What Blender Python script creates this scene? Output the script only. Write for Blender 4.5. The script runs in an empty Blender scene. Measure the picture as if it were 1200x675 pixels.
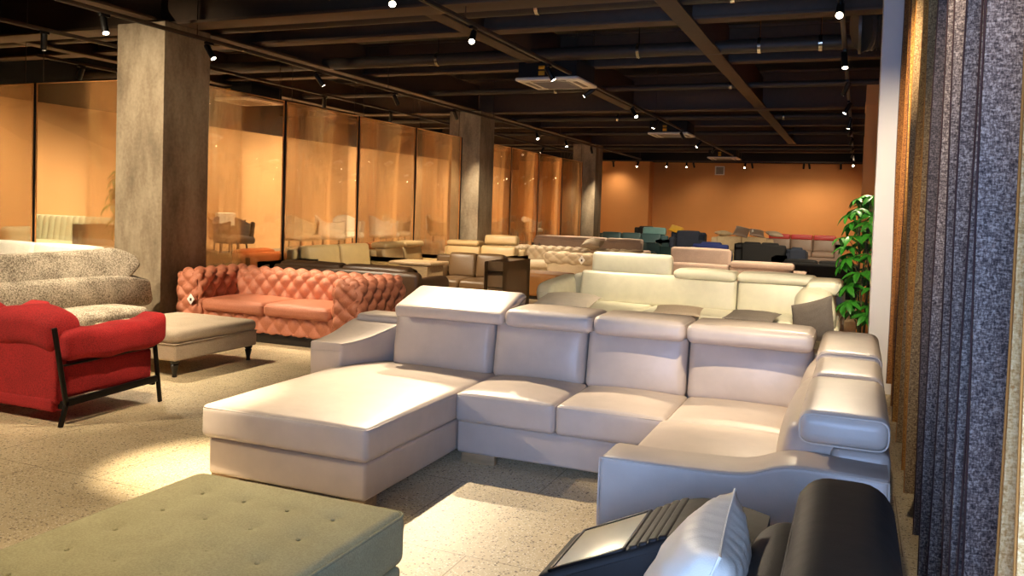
import bpy, math, random
from mathutils import Vector, Matrix, Euler, Quaternion
random.seed(7)
scene = bpy.context.scene
col = scene.collection
PI = math.pi

# ------------------------------------------------------------------ camera
H = 1.55
yaw, pitch, roll = 0.39196329, 0.0341474, 0.03190454
cy_, sy_ = math.cos(yaw), math.sin(yaw)
cp_, sp_ = math.cos(pitch), math.sin(pitch)
cr_, sr_ = math.cos(roll), math.sin(roll)
fwd = Vector((-sy_*cp_, cy_*cp_, -sp_))
rv = Vector((cy_, sy_, 0.0))
uv_ = rv.cross(fwd)
rt = rv*cr_ + uv_*sr_
up = uv_*cr_ - rv*sr_
cam_data = bpy.data.cameras.new('camera')
cam = bpy.data.objects.new('camera', cam_data)
col.objects.link(cam)
cam.matrix_world = Matrix(((rt.x, up.x, -fwd.x, 0), (rt.y, up.y, -fwd.y, 0), (rt.z, up.z, -fwd.z, H), (0, 0, 0, 1)))
cam_data.sensor_fit = 'HORIZONTAL'
cam_data.sensor_width = 36.0
cam_data.lens = 979.118/1200*36.0
cam_data.shift_y = -60.51/1200
cam_data.clip_start = 0.05
cam_data.clip_end = 200
scene.camera = cam

# ------------------------------------------------------------------ materials
def lin(c):
    def f(v):
        v /= 255.0
        return v/12.92 if v <= 0.04045 else ((v+0.055)/1.055)**2.4
    return (f(c[0]), f(c[1]), f(c[2]), 1.0)

def newmat(name):
    m = bpy.data.materials.new(name)
    m.use_nodes = True
    nt = m.node_tree
    bs = nt.nodes['Principled BSDF']
    return m, nt, bs

def coords(nt, scale=(1, 1, 1)):
    tc = nt.nodes.new('ShaderNodeTexCoord')
    mp = nt.nodes.new('ShaderNodeMapping')
    mp.inputs['Scale'].default_value = scale
    nt.links.new(tc.outputs['Object'], mp.inputs['Vector'])
    return mp.outputs['Vector']

def noise(nt, vec, scale, detail=3, rough=0.55):
    n = nt.nodes.new('ShaderNodeTexNoise')
    n.inputs['Scale'].default_value = scale
    n.inputs['Detail'].default_value = detail
    n.inputs['Roughness'].default_value = rough
    nt.links.new(vec, n.inputs['Vector'])
    return n.outputs['Fac']

def ramp(nt, fac, stops):
    r = nt.nodes.new('ShaderNodeValToRGB')
    els = r.color_ramp.elements
    while len(els) < len(stops):
        els.new(0.5)
    for e, (p, c) in zip(els, stops):
        e.position = p
        e.color = c
    nt.links.new(fac, r.inputs['Fac'])
    return r.outputs['Color']

def bump(nt, bs, h, strength, dist=0.01, prev=None):
    b = nt.nodes.new('ShaderNodeBump')
    b.inputs['Strength'].default_value = strength
    b.inputs['Distance'].default_value = dist
    nt.links.new(h, b.inputs['Height'])
    if prev is not None:
        nt.links.new(prev, b.inputs['Normal'])
    nt.links.new(b.outputs['Normal'], bs.inputs['Normal'])
    return b.outputs['Normal']

def sc(c, k):
    return (min(c[0]*k, 1), min(c[1]*k, 1), min(c[2]*k, 1), 1)

def leather(name, c, rough=0.42, wr=0.25):
    m, nt, bs = newmat(name)
    v = coords(nt)
    L = lin(c)
    f = noise(nt, v, 7, 4)
    nt.links.new(ramp(nt, f, [(0.3, sc(L, 0.93)), (0.7, sc(L, 1.05))]), bs.inputs['Base Color'])
    bs.inputs['Roughness'].default_value = rough
    n1 = bump(nt, bs, noise(nt, v, 9, 2), wr, 0.012)
    vo = nt.nodes.new('ShaderNodeTexVoronoi')
    vo.inputs['Scale'].default_value = 260
    nt.links.new(v, vo.inputs['Vector'])
    bump(nt, bs, vo.outputs['Distance'], 0.12, 0.002, n1)
    return m

def fabric(name, c, c2=None, scale=160, rough=0.85, st=0.35, stretch=(1, 1, 1), sheen=0.0):
    m, nt, bs = newmat(name)
    v = coords(nt, stretch)
    L = lin(c)
    L2 = lin(c2) if c2 else sc(L, 0.72)
    f = noise(nt, v, scale, 3, 0.65)
    f2 = noise(nt, v, 5, 3)
    mx = nt.nodes.new('ShaderNodeMath'); mx.operation = 'MULTIPLY_ADD'
    nt.links.new(f2, mx.inputs[0]); mx.inputs[1].default_value = 0.35
    sub = nt.nodes.new('ShaderNodeMath'); sub.operation = 'SUBTRACT'
    nt.links.new(f, sub.inputs[0]); sub.inputs[1].default_value = 0.175
    nt.links.new(sub.outputs[0], mx.inputs[2])
    nt.links.new(ramp(nt, mx.outputs[0], [(0.36, L2), (0.64, L)]), bs.inputs['Base Color'])
    bs.inputs['Roughness'].default_value = rough
    if sheen:
        bs.inputs['Sheen Weight'].default_value = sheen
        bs.inputs['Sheen Roughness'].default_value = 0.35
        bs.inputs['Sheen Tint'].default_value = sc(L, 1.6)
    bump(nt, bs, f, st, 0.004)
    return m

def plain(name, c, rough=0.5, metal=0.0, var=0.08, scale=12):
    m, nt, bs = newmat(name)
    v = coords(nt)
    L = lin(c)
    f = noise(nt, v, scale, 4)
    nt.links.new(ramp(nt, f, [(0.3, sc(L, 1-var)), (0.7, sc(L, 1+var))]), bs.inputs['Base Color'])
    bs.inputs['Roughness'].default_value = rough
    bs.inputs['Metallic'].default_value = metal
    return m

def wood(name, c, rough=0.45):
    m, nt, bs = newmat(name)
    v = coords(nt, (2, 14, 14))
    L = lin(c)
    f = noise(nt, v, 3, 5, 0.6)
    nt.links.new(ramp(nt, f, [(0.3, sc(L, 0.65)), (0.7, sc(L, 1.1))]), bs.inputs['Base Color'])
    bs.inputs['Roughness'].default_value = rough
    return m

def emissive(name, c, s):
    m, nt, bs = newmat(name)
    bs.inputs['Base Color'].default_value = lin(c)
    bs.inputs['Emission Color'].default_value = lin(c)
    bs.inputs['Emission Strength'].default_value = s
    return m

def floor_material():
    m, nt, bs = newmat('terrazzo_tile')
    v = coords(nt)
    base = noise(nt, v, 3, 5)
    c0 = ramp(nt, base, [(0.3, lin((188, 168, 132))), (0.7, lin((206, 187, 150)))])
    def speck(scale, thr, colour, prev, seedshift):
        mp = nt.nodes.new('ShaderNodeMapping')
        mp.inputs['Location'].default_value = (seedshift, seedshift*0.7, 0)
        nt.links.new(v, mp.inputs['Vector'])
        vo = nt.nodes.new('ShaderNodeTexVoronoi')
        vo.inputs['Scale'].default_value = scale
        nt.links.new(mp.outputs['Vector'], vo.inputs['Vector'])
        sepc = nt.nodes.new('ShaderNodeSeparateColor')
        nt.links.new(vo.outputs['Color'], sepc.inputs['Color'])
        # radius per cell
        mu = nt.nodes.new('ShaderNodeMath'); mu.operation = 'MULTIPLY'
        nt.links.new(sepc.outputs[0], mu.inputs[0]); mu.inputs[1].default_value = thr
        lt = nt.nodes.new('ShaderNodeMath'); lt.operation = 'LESS_THAN'
        nt.links.new(vo.outputs['Distance'], lt.inputs[0]); nt.links.new(mu.outputs[0], lt.inputs[1])
        mix = nt.nodes.new('ShaderNodeMix'); mix.data_type = 'RGBA'
        nt.links.new(lt.outputs[0], mix.inputs['Factor'])
        nt.links.new(prev, mix.inputs['A'])
        mix.inputs['B'].default_value = lin(colour)
        return mix.outputs['Result']
    c1 = speck(95, 0.42, (226, 214, 190), c0, 0.3)
    c2 = speck(70, 0.42, (138, 120, 98), c1, 3.1)
    c3 = speck(38, 0.26, (104, 84, 66), c2, 7.7)
    mp = nt.nodes.new('ShaderNodeMapping')
    mp.inputs['Location'].default_value = (1.545/0.9*0.9, -3.32, 0)
    nt.links.new(v, mp.inputs['Vector'])
    br = nt.nodes.new('ShaderNodeTexBrick')
    br.offset = 0.5
    br.inputs['Scale'].default_value = 1.0
    br.inputs['Brick Width'].default_value = 0.9
    br.inputs['Row Height'].default_value = 0.9
    br.inputs['Mortar Size'].default_value = 0.0022
    br.inputs['Mortar Smooth'].default_value = 0.0
    br.inputs['Color1'].default_value = (0, 0, 0, 1)
    br.inputs['Color2'].default_value = (0, 0, 0, 1)
    br.inputs['Mortar'].default_value = (1, 1, 1, 1)
    nt.links.new(mp.outputs['Vector'], br.inputs['Vector'])
    mix = nt.nodes.new('ShaderNodeMix'); mix.data_type = 'RGBA'
    nt.links.new(br.outputs['Fac'], mix.inputs['Factor'])
    nt.links.new(c3, mix.inputs['A'])
    mix.inputs['B'].default_value = lin((128, 108, 84))
    nt.links.new(mix.outputs['Result'], bs.inputs['Base Color'])
    bs.inputs['Roughness'].default_value = 0.5
    return m

def concrete_material():
    m, nt, bs = newmat('raw_concrete')
    v = coords(nt, (1, 1, 0.35))
    f = noise(nt, v, 3.2, 6, 0.62)
    v2 = coords(nt)
    g = noise(nt, v2, 26, 4)
    ad = nt.nodes.new('ShaderNodeMath'); ad.operation = 'MULTIPLY_ADD'
    nt.links.new(g, ad.inputs[0]); ad.inputs[1].default_value = 0.25
    nt.links.new(f, ad.inputs[2])
    nt.links.new(ramp(nt, ad.outputs[0], [(0.42, lin((112, 98, 80))), (0.6, lin((142, 126, 104))), (0.8, lin((172, 156, 132)))]), bs.inputs['Base Color'])
    bs.inputs['Roughness'].default_value = 0.8
    bump(nt, bs, g, 0.25, 0.006)
    return m

def glass_material():
    m = bpy.data.materials.new('amber_tinted_glass')
    m.use_nodes = True
    nt = m.node_tree
    for n in list(nt.nodes):
        nt.nodes.remove(n)
    out = nt.nodes.new('ShaderNodeOutputMaterial')
    tr = nt.nodes.new('ShaderNodeBsdfTransparent'); tr.inputs['Color'].default_value = (0.98, 0.92, 0.82, 1)
    df = nt.nodes.new('ShaderNodeBsdfDiffuse'); df.inputs['Color'].default_value = lin((226, 180, 128))
    tl = nt.nodes.new('ShaderNodeBsdfTranslucent'); tl.inputs['Color'].default_value = lin((226, 180, 128))
    gl = nt.nodes.new('ShaderNodeBsdfGlossy'); gl.inputs['Roughness'].default_value = 0.02
    gl.inputs['Color'].default_value = (1, 0.93, 0.82, 1)
    m0 = nt.nodes.new('ShaderNodeMixShader'); m0.inputs[0].default_value = 0.5
    nt.links.new(df.outputs[0], m0.inputs[1]); nt.links.new(tl.outputs[0], m0.inputs[2])
    m1 = nt.nodes.new('ShaderNodeMixShader'); m1.inputs[0].default_value = 0.11  # amber diffuse share imitates the bright haze on the panes
    nt.links.new(tr.outputs[0], m1.inputs[1]); nt.links.new(m0.outputs[0], m1.inputs[2])
    lw = nt.nodes.new('ShaderNodeLayerWeight'); lw.inputs['Blend'].default_value = 0.25
    mu = nt.nodes.new('ShaderNodeMath'); mu.operation = 'MULTIPLY_ADD'
    nt.links.new(lw.outputs['Fresnel'], mu.inputs[0]); mu.inputs[1].default_value = 0.6; mu.inputs[2].default_value = 0.05
    m2 = nt.nodes.new('ShaderNodeMixShader')
    nt.links.new(mu.outputs[0], m2.inputs[0])
    nt.links.new(m1.outputs[0], m2.inputs[1]); nt.links.new(gl.outputs[0], m2.inputs[2])
    nt.links.new(m2.outputs[0], out.inputs['Surface'])
    return m

def heather(name, base, light, dark):
    """woven wool fabric with light and dark yarns"""
    m, nt, bs = newmat(name)
    v = coords(nt, (1, 1, 0.45))
    f = noise(nt, v, 210, 2, 0.7)
    v2 = coords(nt, (0.5, 0.5, 1.4))
    g = noise(nt, v2, 150, 2, 0.7)
    ad = nt.nodes.new('ShaderNodeMath'); ad.operation = 'ADD'
    nt.links.new(f, ad.inputs[0]); nt.links.new(g, ad.inputs[1])
    hf = nt.nodes.new('ShaderNodeMath'); hf.operation = 'MULTIPLY'
    nt.links.new(ad.outputs[0], hf.inputs[0]); hf.inputs[1].default_value = 0.5
    nt.links.new(ramp(nt, hf.outputs[0], [(0.38, lin(dark)), (0.5, lin(base)), (0.62, lin(light))]), bs.inputs['Base Color'])
    bs.inputs['Roughness'].default_value = 0.95
    bump(nt, bs, hf.outputs[0], 0.5, 0.004)
    return m

M = {}
M['floor'] = floor_material()
M['concrete'] = concrete_material()
M['glass'] = glass_material()
M['black'] = plain('black_ceiling_paint', (16, 15, 14), 0.85)
M['beam'] = plain('dark_beam_paint', (78, 60, 44), 0.7)
M['pipe'] = plain('dark_pipe_paint', (56, 46, 37), 0.55)
M['orange_wall'] = plain('orange_wall_paint', (206, 142, 82), 0.8, var=0.03, scale=1.5)
M['amber_wall'] = plain('amber_wall_paint', (216, 172, 124), 0.8, var=0.03, scale=1.5)
M['white_wall'] = plain('white_wall_paint', (224, 218, 214), 0.7, var=0.02, scale=2)
M['plaster'] = plain('grey_plaster', (150, 140, 128), 0.85, var=0.04, scale=2)
M['track'] = plain('track_metal', (70, 56, 44), 0.5, 0.2)
M['lampblack'] = plain('black_lamp_metal', (20, 18, 17), 0.4, 0.3)
M['lens'] = emissive('lit_lens', (255, 236, 205), 22)
M['sofa_white'] = leather('off_white_leather', (194, 178, 164), 0.4, 0.22)
M['sofa_cream'] = leather('cream_leather', (208, 203, 180), 0.4, 0.2)
M['piping_white'] = leather('off_white_seam', (204, 188, 172), 0.45, 0.1)
M['black_leather'] = leather('black_leather', (30, 25, 21), 0.58, 0.3)
M['black_leather'].node_tree.nodes['Principled BSDF'].inputs['Specular IOR Level'].default_value = 0.35
M['brown_leather'] = leather('brown_leather', (96, 72, 46), 0.4, 0.25)
M['dark_brown_leather'] = leather('dark_brown_leather', (80, 58, 40), 0.35, 0.25)
M['olive_leather'] = leather('olive_tan_leather', (170, 146, 100), 0.42, 0.25)
M['tan_leather'] = leather('tan_leather', (170, 142, 98), 0.42, 0.25)
M['ochre'] = leather('ochre_leather', (150, 98, 44), 0.5, 0.15)
M['pink'] = fabric('pink_velvet', (190, 120, 90), (174, 104, 76), 120, 0.6, 0.06, sheen=0.6)
M['pinkbeige'] = fabric('pink_beige_fabric', (192, 166, 148), None, 140, 0.8, 0.2)
M['beige_velvet'] = fabric('beige_velvet', (190, 168, 138), (172, 150, 120), 120, 0.65, 0.06, sheen=0.4)
M['green_fabric'] = fabric('sage_green_fabric', (172, 163, 122), (152, 143, 104), 150, 0.9, 0.25)
M['grey_boucle'] = fabric('grey_boucle', (218, 205, 184), (112, 100, 84), 75, 0.95, 0.8)
M['taupe'] = fabric('taupe_fabric', (186, 168, 146), (166, 149, 128), 150, 0.85, 0.15)
M['red'] = fabric('red_fabric', (176, 30, 32), (128, 14, 18), 130, 0.9, 0.5)
M['red_leather'] = leather('red_leather', (178, 58, 56), 0.4)
M['blackmetal'] = plain('black_metal', (26, 22, 20), 0.35, 0.6)
M['darkwood'] = plain('black_turned_wood', (28, 22, 19), 0.3)
M['oak'] = wood('pale_oak', (176, 146, 108))
M['walnut'] = wood('walnut_wood', (120, 84, 48))
M['chrome'] = plain('chrome', (200, 195, 185), 0.18, 1.0, 0.02)
M['pillow_white'] = leather('white_pillow_leather', (228, 216, 198), 0.5, 0.5)
M['grey_pillow'] = fabric('grey_pillow_fabric', (124, 114, 104), None, 150, 0.85, 0.2)
M['pale_panel'] = plain('pale_brushed_panel', (214, 206, 180), 0.3, 0.15, 0.03)
M['teal'] = leather('teal_leather', (96, 134, 134), 0.45)
M['darkteal'] = leather('dark_teal_leather', (52, 80, 84), 0.45)
M['navy'] = fabric('navy_fabric', (36, 44, 62), None, 120)
M['blue'] = fabric('blue_fabric', (42, 58, 128), None, 120)
M['yellow'] = fabric('yellow_fabric', (206, 158, 34), None, 120)
M['charcoal'] = fabric('charcoal_fabric', (26, 25, 26), None, 120)
M['taupe_leather'] = leather('taupe_leather', (138, 116, 100), 0.45)
M['orange_fabric'] = fabric('orange_fabric', (204, 104, 46), None, 120)
M['mint'] = fabric('pale_mint_fabric', (190, 198, 176), None, 120)
M['whitefab'] = fabric('white_fabric', (228, 222, 208), None, 120)
M['beigefab'] = fabric('beige_fabric', (200, 178, 142), None, 120)
M['white_plastic'] = plain('white_plastic', (240, 232, 220), 0.45, 0, 0.02)
M['grille'] = plain('grey_grille', (150, 138, 122), 0.6)
M['yellow_label'] = plain('yellow_sticker', (210, 150, 30), 0.6)
M['duct'] = plain('black_flexible_duct', (92, 80, 66), 0.45, 0.2)
M['tag'] = plain('white_card', (236, 230, 222), 0.6, 0, 0.01)
M['tagprint'] = plain('dark_card_print', (60, 48, 46), 0.7)
M['drape_brown'] = heather('brown_wool', (134, 84, 40), (176, 118, 60), (88, 50, 24))
M['drape_gold'] = heather('golden_wool', (158, 108, 48), (198, 148, 78), (108, 66, 28))
M['drape_olive'] = heather('olive_brown_wool', (134, 106, 70), (176, 146, 100), (88, 64, 40))
M['drape_blue'] = heather('slate_blue_wool', (116, 101, 94), (182, 166, 154), (56, 47, 47))
M['drape_dark'] = heather('dark_slate_wool', (84, 74, 72), (126, 112, 108), (44, 38, 38))
M['drape_beige'] = heather('beige_wool', (214, 168, 108), (232, 196, 140), (180, 128, 68))
M['binding'] = plain('dark_red_binding', (60, 34, 32), 0.8)
M['binding_gold'] = plain('golden_binding', (168, 108, 40), 0.8)
M['leaf'] = plain('green_leaf', (52, 124, 34), 0.4, 0, 0.35, 9)
M['stem'] = plain('plant_stem', (74, 70, 36), 0.7)
M['pot'] = plain('dark_pot', (60, 46, 40), 0.5)
M['soil'] = plain('soil', (40, 30, 22), 0.95)
M['window_frame'] = plain('window_frame_paint', (70, 70, 72), 0.4)

# ------------------------------------------------------------------ geometry
def sgn(v): return 1 if v >= 0 else -1

class G:
    def __init__(self):
        self.v = []; self.f = []
    def add(self, vs, fs):
        o = len(self.v)
        self.v += [Vector(p) for p in vs]
        self.f += [tuple(i+o for i in f) for f in fs]
        return self
    def xf(self, start, mat):
        for i in range(start, len(self.v)):
            self.v[i] = mat @ self.v[i]
        return self
    def box(self, lo, hi, r=0.004):
        c = [(a+b)/2 for a, b in zip(lo, hi)]; s = [abs(b-a) for a, b in zip(lo, hi)]
        return self.rbox(c, s, r=min(r, min(s)*0.45), n=1, k=1)
    def span(self, x0, x1, y0, y1, z0, z1, **kw):
        return self.rbox(((x0+x1)/2, (y0+y1)/2, (z0+z1)/2), (x1-x0, y1-y0, z1-z0), **kw)
    def rbox(self, c, s, r=0.05, n=8, k=3, puff=None, fn=None, rot=None):
        h = [d/2 for d in s]
        r = min(r, min(h)*0.98)
        ax = []
        for d in h:
            inn = d-r
            a = []
            for i in range(k+1):
                a.append(-inn - r*math.tan(PI/4*(k-i)/k))
            for i in range(1, n):
                a.append(-inn + 2*inn*i/n)
            for i in range(k+1):
                a.append(inn + r*math.tan(PI/4*i/k))
            ax.append(a)
        N = len(ax[0])
        idx = {}; vs = []; fs = []
        def vid(i, j, l):
            key = (i, j, l)
            if key in idx: return idx[key]
            p = (ax[0][i], ax[1][j], ax[2][l])
            q = [max(-(h[a]-r), min(h[a]-r, p[a])) for a in range(3)]
            o = [p[a]-q[a] for a in range(3)]
            ln = math.sqrt(sum(t*t for t in o))
            if ln > 1e-9:
                q = [q[a]+o[a]/ln*r for a in range(3)]
            u = [q[a]/h[a] for a in range(3)]
            if puff:
                for a in range(3):
                    b, d = (a+1) % 3, (a+2) % 3
                    w = (1-u[b]**2)*(1-u[d]**2)
                    amt = puff[2*a+1] if u[a] > 0 else puff[2*a]
                    q[a] += sgn(u[a])*abs(u[a])*amt*max(0, w)**0.7
            q = Vector(q)
            if fn: q = Vector(fn(q, u))
            idx[key] = len(vs); vs.append(q)
            return idx[key]
        L = N-1
        for a in range(L):
            for b in range(L):
                fs.append((vid(a, b, L), vid(a+1, b, L), vid(a+1, b+1, L), vid(a, b+1, L)))
                fs.append((vid(a, b, 0), vid(a, b+1, 0), vid(a+1, b+1, 0), vid(a+1, b, 0)))
                fs.append((vid(a, 0, b), vid(a+1, 0, b), vid(a+1, 0, b+1), vid(a, 0, b+1)))
                fs.append((vid(a, L, b), vid(a, L, b+1), vid(a+1, L, b+1), vid(a+1, L, b)))
                fs.append((vid(0, a, b), vid(0, a, b+1), vid(0, a+1, b+1), vid(0, a+1, b)))
                fs.append((vid(L, a, b), vid(L, a+1, b), vid(L, a+1, b+1), vid(L, a, b+1)))
        m = Matrix.Translation(Vector(c))
        if rot: m = m @ Euler(rot).to_matrix().to_4x4()
        return self.add([m @ p for p in vs], fs)
    def tube(self, pts, r, seg=8, closed=False, caps=True):
        pts = [Vector(p) for p in pts]
        n = len(pts); vs = []; fs = []
        rr = r if isinstance(r, (list, tuple)) else [r]*n
        prev = None
        for i, p in enumerate(pts):
            if closed:
                t = pts[(i+1) % n]-pts[i-1]
            else:
                t = pts[min(i+1, n-1)]-pts[max(i-1, 0)]
            t.normalize()
            if prev is None:
                a = t.orthogonal().normalized()
            else:
                a = prev - t*prev.dot(t)
                a = a.normalized() if a.length > 1e-6 else t.orthogonal().normalized()
            prev = a
            b = t.cross(a)
            for s in range(seg):
                an = 2*PI*s/seg
                vs.append(p + a*math.cos(an)*rr[i] + b*math.sin(an)*rr[i])
        for i in range(n if closed else n-1):
            for s in range(seg):
                j = (i+1) % n
                fs.append((i*seg+s, i*seg+(s+1) % seg, j*seg+(s+1) % seg, j*seg+s))
        if caps and not closed:
            fs.append(tuple(range(seg-1, -1, -1)))
            fs.append(tuple((n-1)*seg+s for s in range(seg)))
        return self.add(vs, fs)
    def lathe(self, prof, c=(0, 0, 0), seg=20):
        vs = []; fs = []
        for (r, z) in prof:
            for s in range(seg):
                a = 2*PI*s/seg
                vs.append((c[0]+r*math.cos(a), c[1]+r*math.sin(a), c[2]+z))
        for i in range(len(prof)-1):
            for s in range(seg):
                t = (s+1) % seg
                fs.append((i*seg+s, i*seg+t, (i+1)*seg+t, (i+1)*seg+s))
        fs.append(tuple(range(seg-1, -1, -1)))
        fs.append(tuple((len(prof)-1)*seg+s for s in range(seg)))
        return self.add(vs, fs)
    def prism(self, prof, axis, a, b, r=0.02, k=3, fn=None):
        """closed 2D outline extruded along an axis with rounded rims.  axis 'y': outline is (x, z); 'x': (y, z); 'z': (x, y)"""
        ar = sum(prof[i][0]*prof[(i+1) % len(prof)][1]-prof[(i+1) % len(prof)][0]*prof[i][1] for i in range(len(prof)))
        if ar < 0: prof = prof[::-1]
        n = len(prof)
        nor = []
        for i in range(n):
            p0, p1, p2 = prof[i-1], prof[i], prof[(i+1) % n]
            e1 = Vector((p1[0]-p0[0], p1[1]-p0[1])).normalized(); e2 = Vector((p2[0]-p1[0], p2[1]-p1[1])).normalized()
            n1 = Vector((e1.y, -e1.x)); n2 = Vector((e2.y, -e2.x))
            m = (n1+n2)
            d = max(0.35, 1+n1.dot(n2))
            nor.append(m/d)
        rings = []
        for i in range(k+1):
            t = PI/2*i/k
            rings.append((a+r*(1-math.sin(t)), r*(1-math.cos(t))))
        for i in range(k+1):
            t = PI/2*(k-i)/k
            rings.append((b-r*(1-math.sin(t)), r*(1-math.cos(t))))
        # each ring: inset by second value, first goes from the flat end inward
        rings = [(a + r*(1-math.cos(PI/2*i/k)), r*(1-math.sin(PI/2*i/k))) for i in range(k+1)] + \
                [(b - r*(1-math.cos(PI/2*(k-i)/k)), r*(1-math.sin(PI/2*(k-i)/k))) for i in range(k+1)]
        vs = []; fs = []
        for (w, ins) in rings:
            for (p, m) in zip(prof, nor):
                q = (p[0]-m.x*ins, p[1]-m.y*ins)
                if axis == 'y': P = (q[0], w, q[1])
                elif axis == 'x': P = (w, q[0], q[1])
                else: P = (q[0], q[1], w)
                P = Vector(P)
                if fn: P = Vector(fn(P))
                vs.append(P)
        R = len(rings)
        for i in range(R-1):
            for s in range(n):
                t = (s+1) % n
                fs.append((i*n+s, i*n+t, (i+1)*n+t, (i+1)*n+s))
        fs.append(tuple(range(n-1, -1, -1)))
        fs.append(tuple((R-1)*n+s for s in range(n)))
        return self.add(vs, fs)
    def grid(self, rows):
        n = len(rows[0]); vs = [p for r in rows for p in r]; fs = []
        for i in range(len(rows)-1):
            for j in range(n-1):
                fs.append((i*n+j, i*n+j+1, (i+1)*n+j+1, (i+1)*n+j))
        return self.add(vs, fs)

def smooth_profile(pts, steps=6):
    """Catmull-Rom through open points"""
    out = []
    n = len(pts)
    for i in range(n-1):
        p0, p1, p2, p3 = pts[max(i-1, 0)], pts[i], pts[i+1], pts[min(i+2, n-1)]
        for s in range(steps):
            t = s/steps
            out.append(tuple(0.5*((2*p1[a]) + (-p0[a]+p2[a])*t + (2*p0[a]-5*p1[a]+4*p2[a]-p3[a])*t*t + (-p0[a]+3*p1[a]-3*p2[a]+p3[a])*t**3) for a in range(len(p1))))
    out.append(tuple(pts[-1]))
    return out

def round_poly(pts, r, k=5):
    """round the corners of a closed 2D polygon"""
    out = []
    n = len(pts)
    for i in range(n):
        p0, p1, p2 = Vector(pts[i-1]), Vector(pts[i]), Vector(pts[(i+1) % n])
        ri = r[i] if isinstance(r, (list, tuple)) else r
        a = (p0-p1); b = (p2-p1)
        d = min(ri, a.length*0.49, b.length*0.49)
        if d < 1e-5:
            out.append(tuple(p1)); continue
        A = p1+a.normalized()*d; B = p1+b.normalized()*d
        for s in range(k+1):
            t = s/k
            out.append(tuple(A*(1-t)**2 + p1*2*t*(1-t) + B*t*t))
    return out

def link_mesh(name, g, mat, sharp=50):
    me = bpy.data.meshes.new(name)
    me.from_pydata([tuple(p) for p in g.v], [], g.f)
    me.materials.append(mat)
    for p in me.polygons: p.use_smooth = True
    try:
        me.set_sharp_from_angle(angle=math.radians(sharp))
    except Exception:
        pass
    o = bpy.data.objects.new(name, me)
    col.objects.link(o)
    return o

def tag(o, label=None, cat=None, group=None, kind=None):
    if label: o['label'] = label
    if cat: o['category'] = cat
    if group: o['group'] = group
    if kind: o['kind'] = kind
    return o

def thing(name, label, cat, loc=(0, 0, 0), rz=0.0, group=None):
    o = bpy.data.objects.new(name, None)
    o.empty_display_size = 0.1
    col.objects.link(o)
    o.location = loc
    o.rotation_euler = (0, 0, rz)
    return tag(o, label, cat, group)

def part(parent, name, g, mat, label=None, world=False, sharp=50):
    if world:
        off = Vector((0, 0, 0))
        q = parent
        while q is not None:
            off += q.location
            q = q.parent
        for i in range(len(g.v)): g.v[i] = g.v[i]-off
    o = link_mesh(name, g, M[mat] if isinstance(mat, str) else mat, sharp)
    o.parent = parent
    if label: o['label'] = label
    return o

def struct(name, g, mat, label, cat):
    o = link_mesh(name, g, M[mat] if isinstance(mat, str) else mat, 35)
    return tag(o, label, cat, None, 'structure')

def copy_tree(o, parent=None):
    c = o.copy()
    col.objects.link(c)
    if parent is not None: c.parent = parent
    for ch in list(o.children):
        copy_tree(ch, c)
    return c
# ------------------------------------------------------------------ room shell
XL, XR, YN, YF, ZC = -12.6, 1.05, -1.3, 31.0, 4.3
struct('floor', G().box((XL-0.2, YN-0.2, -0.1), (XR+0.4, YF+0.2, 0.0)), 'floor', 'beige terrazzo tile floor with dark specks', 'floor')
struct('ceiling', G().box((XL-0.2, YN-0.2, ZC), (XR+0.4, YF+0.2, ZC+0.1)), 'black', 'black painted open ceiling above the beams', 'ceiling')
struct('wall_left', G().box((XL-0.2, YN-0.2, 0), (XL, YF+0.2, 3.05)), 'amber_wall', 'orange wall beyond the glass partition', 'wall')
struct('trim_1', G().box((XL-0.2, YN-0.2, 3.05), (XL-0.02, YF+0.2, ZC)), 'black', 'black strip of wall above the orange left wall', 'wall')
struct('wall_back', G().box((XL, YF, 0), (XR+0.2, YF+0.2, 3.42)), 'orange_wall', 'orange wall at the far end of the showroom', 'wall')
struct('trim_2', G().box((XL, YF+0.02, 3.42), (XR+0.2, YF+0.2, ZC)), 'black', 'black strip of wall above the orange far wall', 'wall')
struct('trim_3', G().box((-9.6, YF-0.7, 0), (-7.15, YF, 3.42)), 'orange_wall', 'orange projecting pier on the far wall beside the third column', 'wall')
struct('wall_right', G().box((0.38, 8.55, 0), (XR+0.2, YF, ZC)), 'orange_wall', 'orange side wall beyond the white wall end', 'wall')
struct('trim_4', G().box((0.03, 12.0, 0), (0.38, 12.9, 3.32)), 'orange_wall', 'orange pilaster on the right wall beyond the plant', 'wall')
struct('trim_5', G().box((0.022, 11.98, 3.05), (0.38, 12.92, 3.09)), 'orange_wall', 'narrow ledge on the orange pilaster', 'trim')
struct('trim_6', G().box((0.03, 16.0, 0), (0.38, 16.7, 3.0)), 'orange_wall', 'second orange pilaster farther along the right wall', 'wall')
struct('wall_partition', G().box((0.128, 8.1, 0), (XR+0.2, 8.55, ZC)), 'white_wall', 'white wall end between the plant and the brown fabric panels', 'wall')
struct('wall_right_near', G().box((XR, YN, 0), (XR+0.2, 8.1, ZC)), 'plaster', 'grey wall behind the hanging fabric panels', 'wall')
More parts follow.
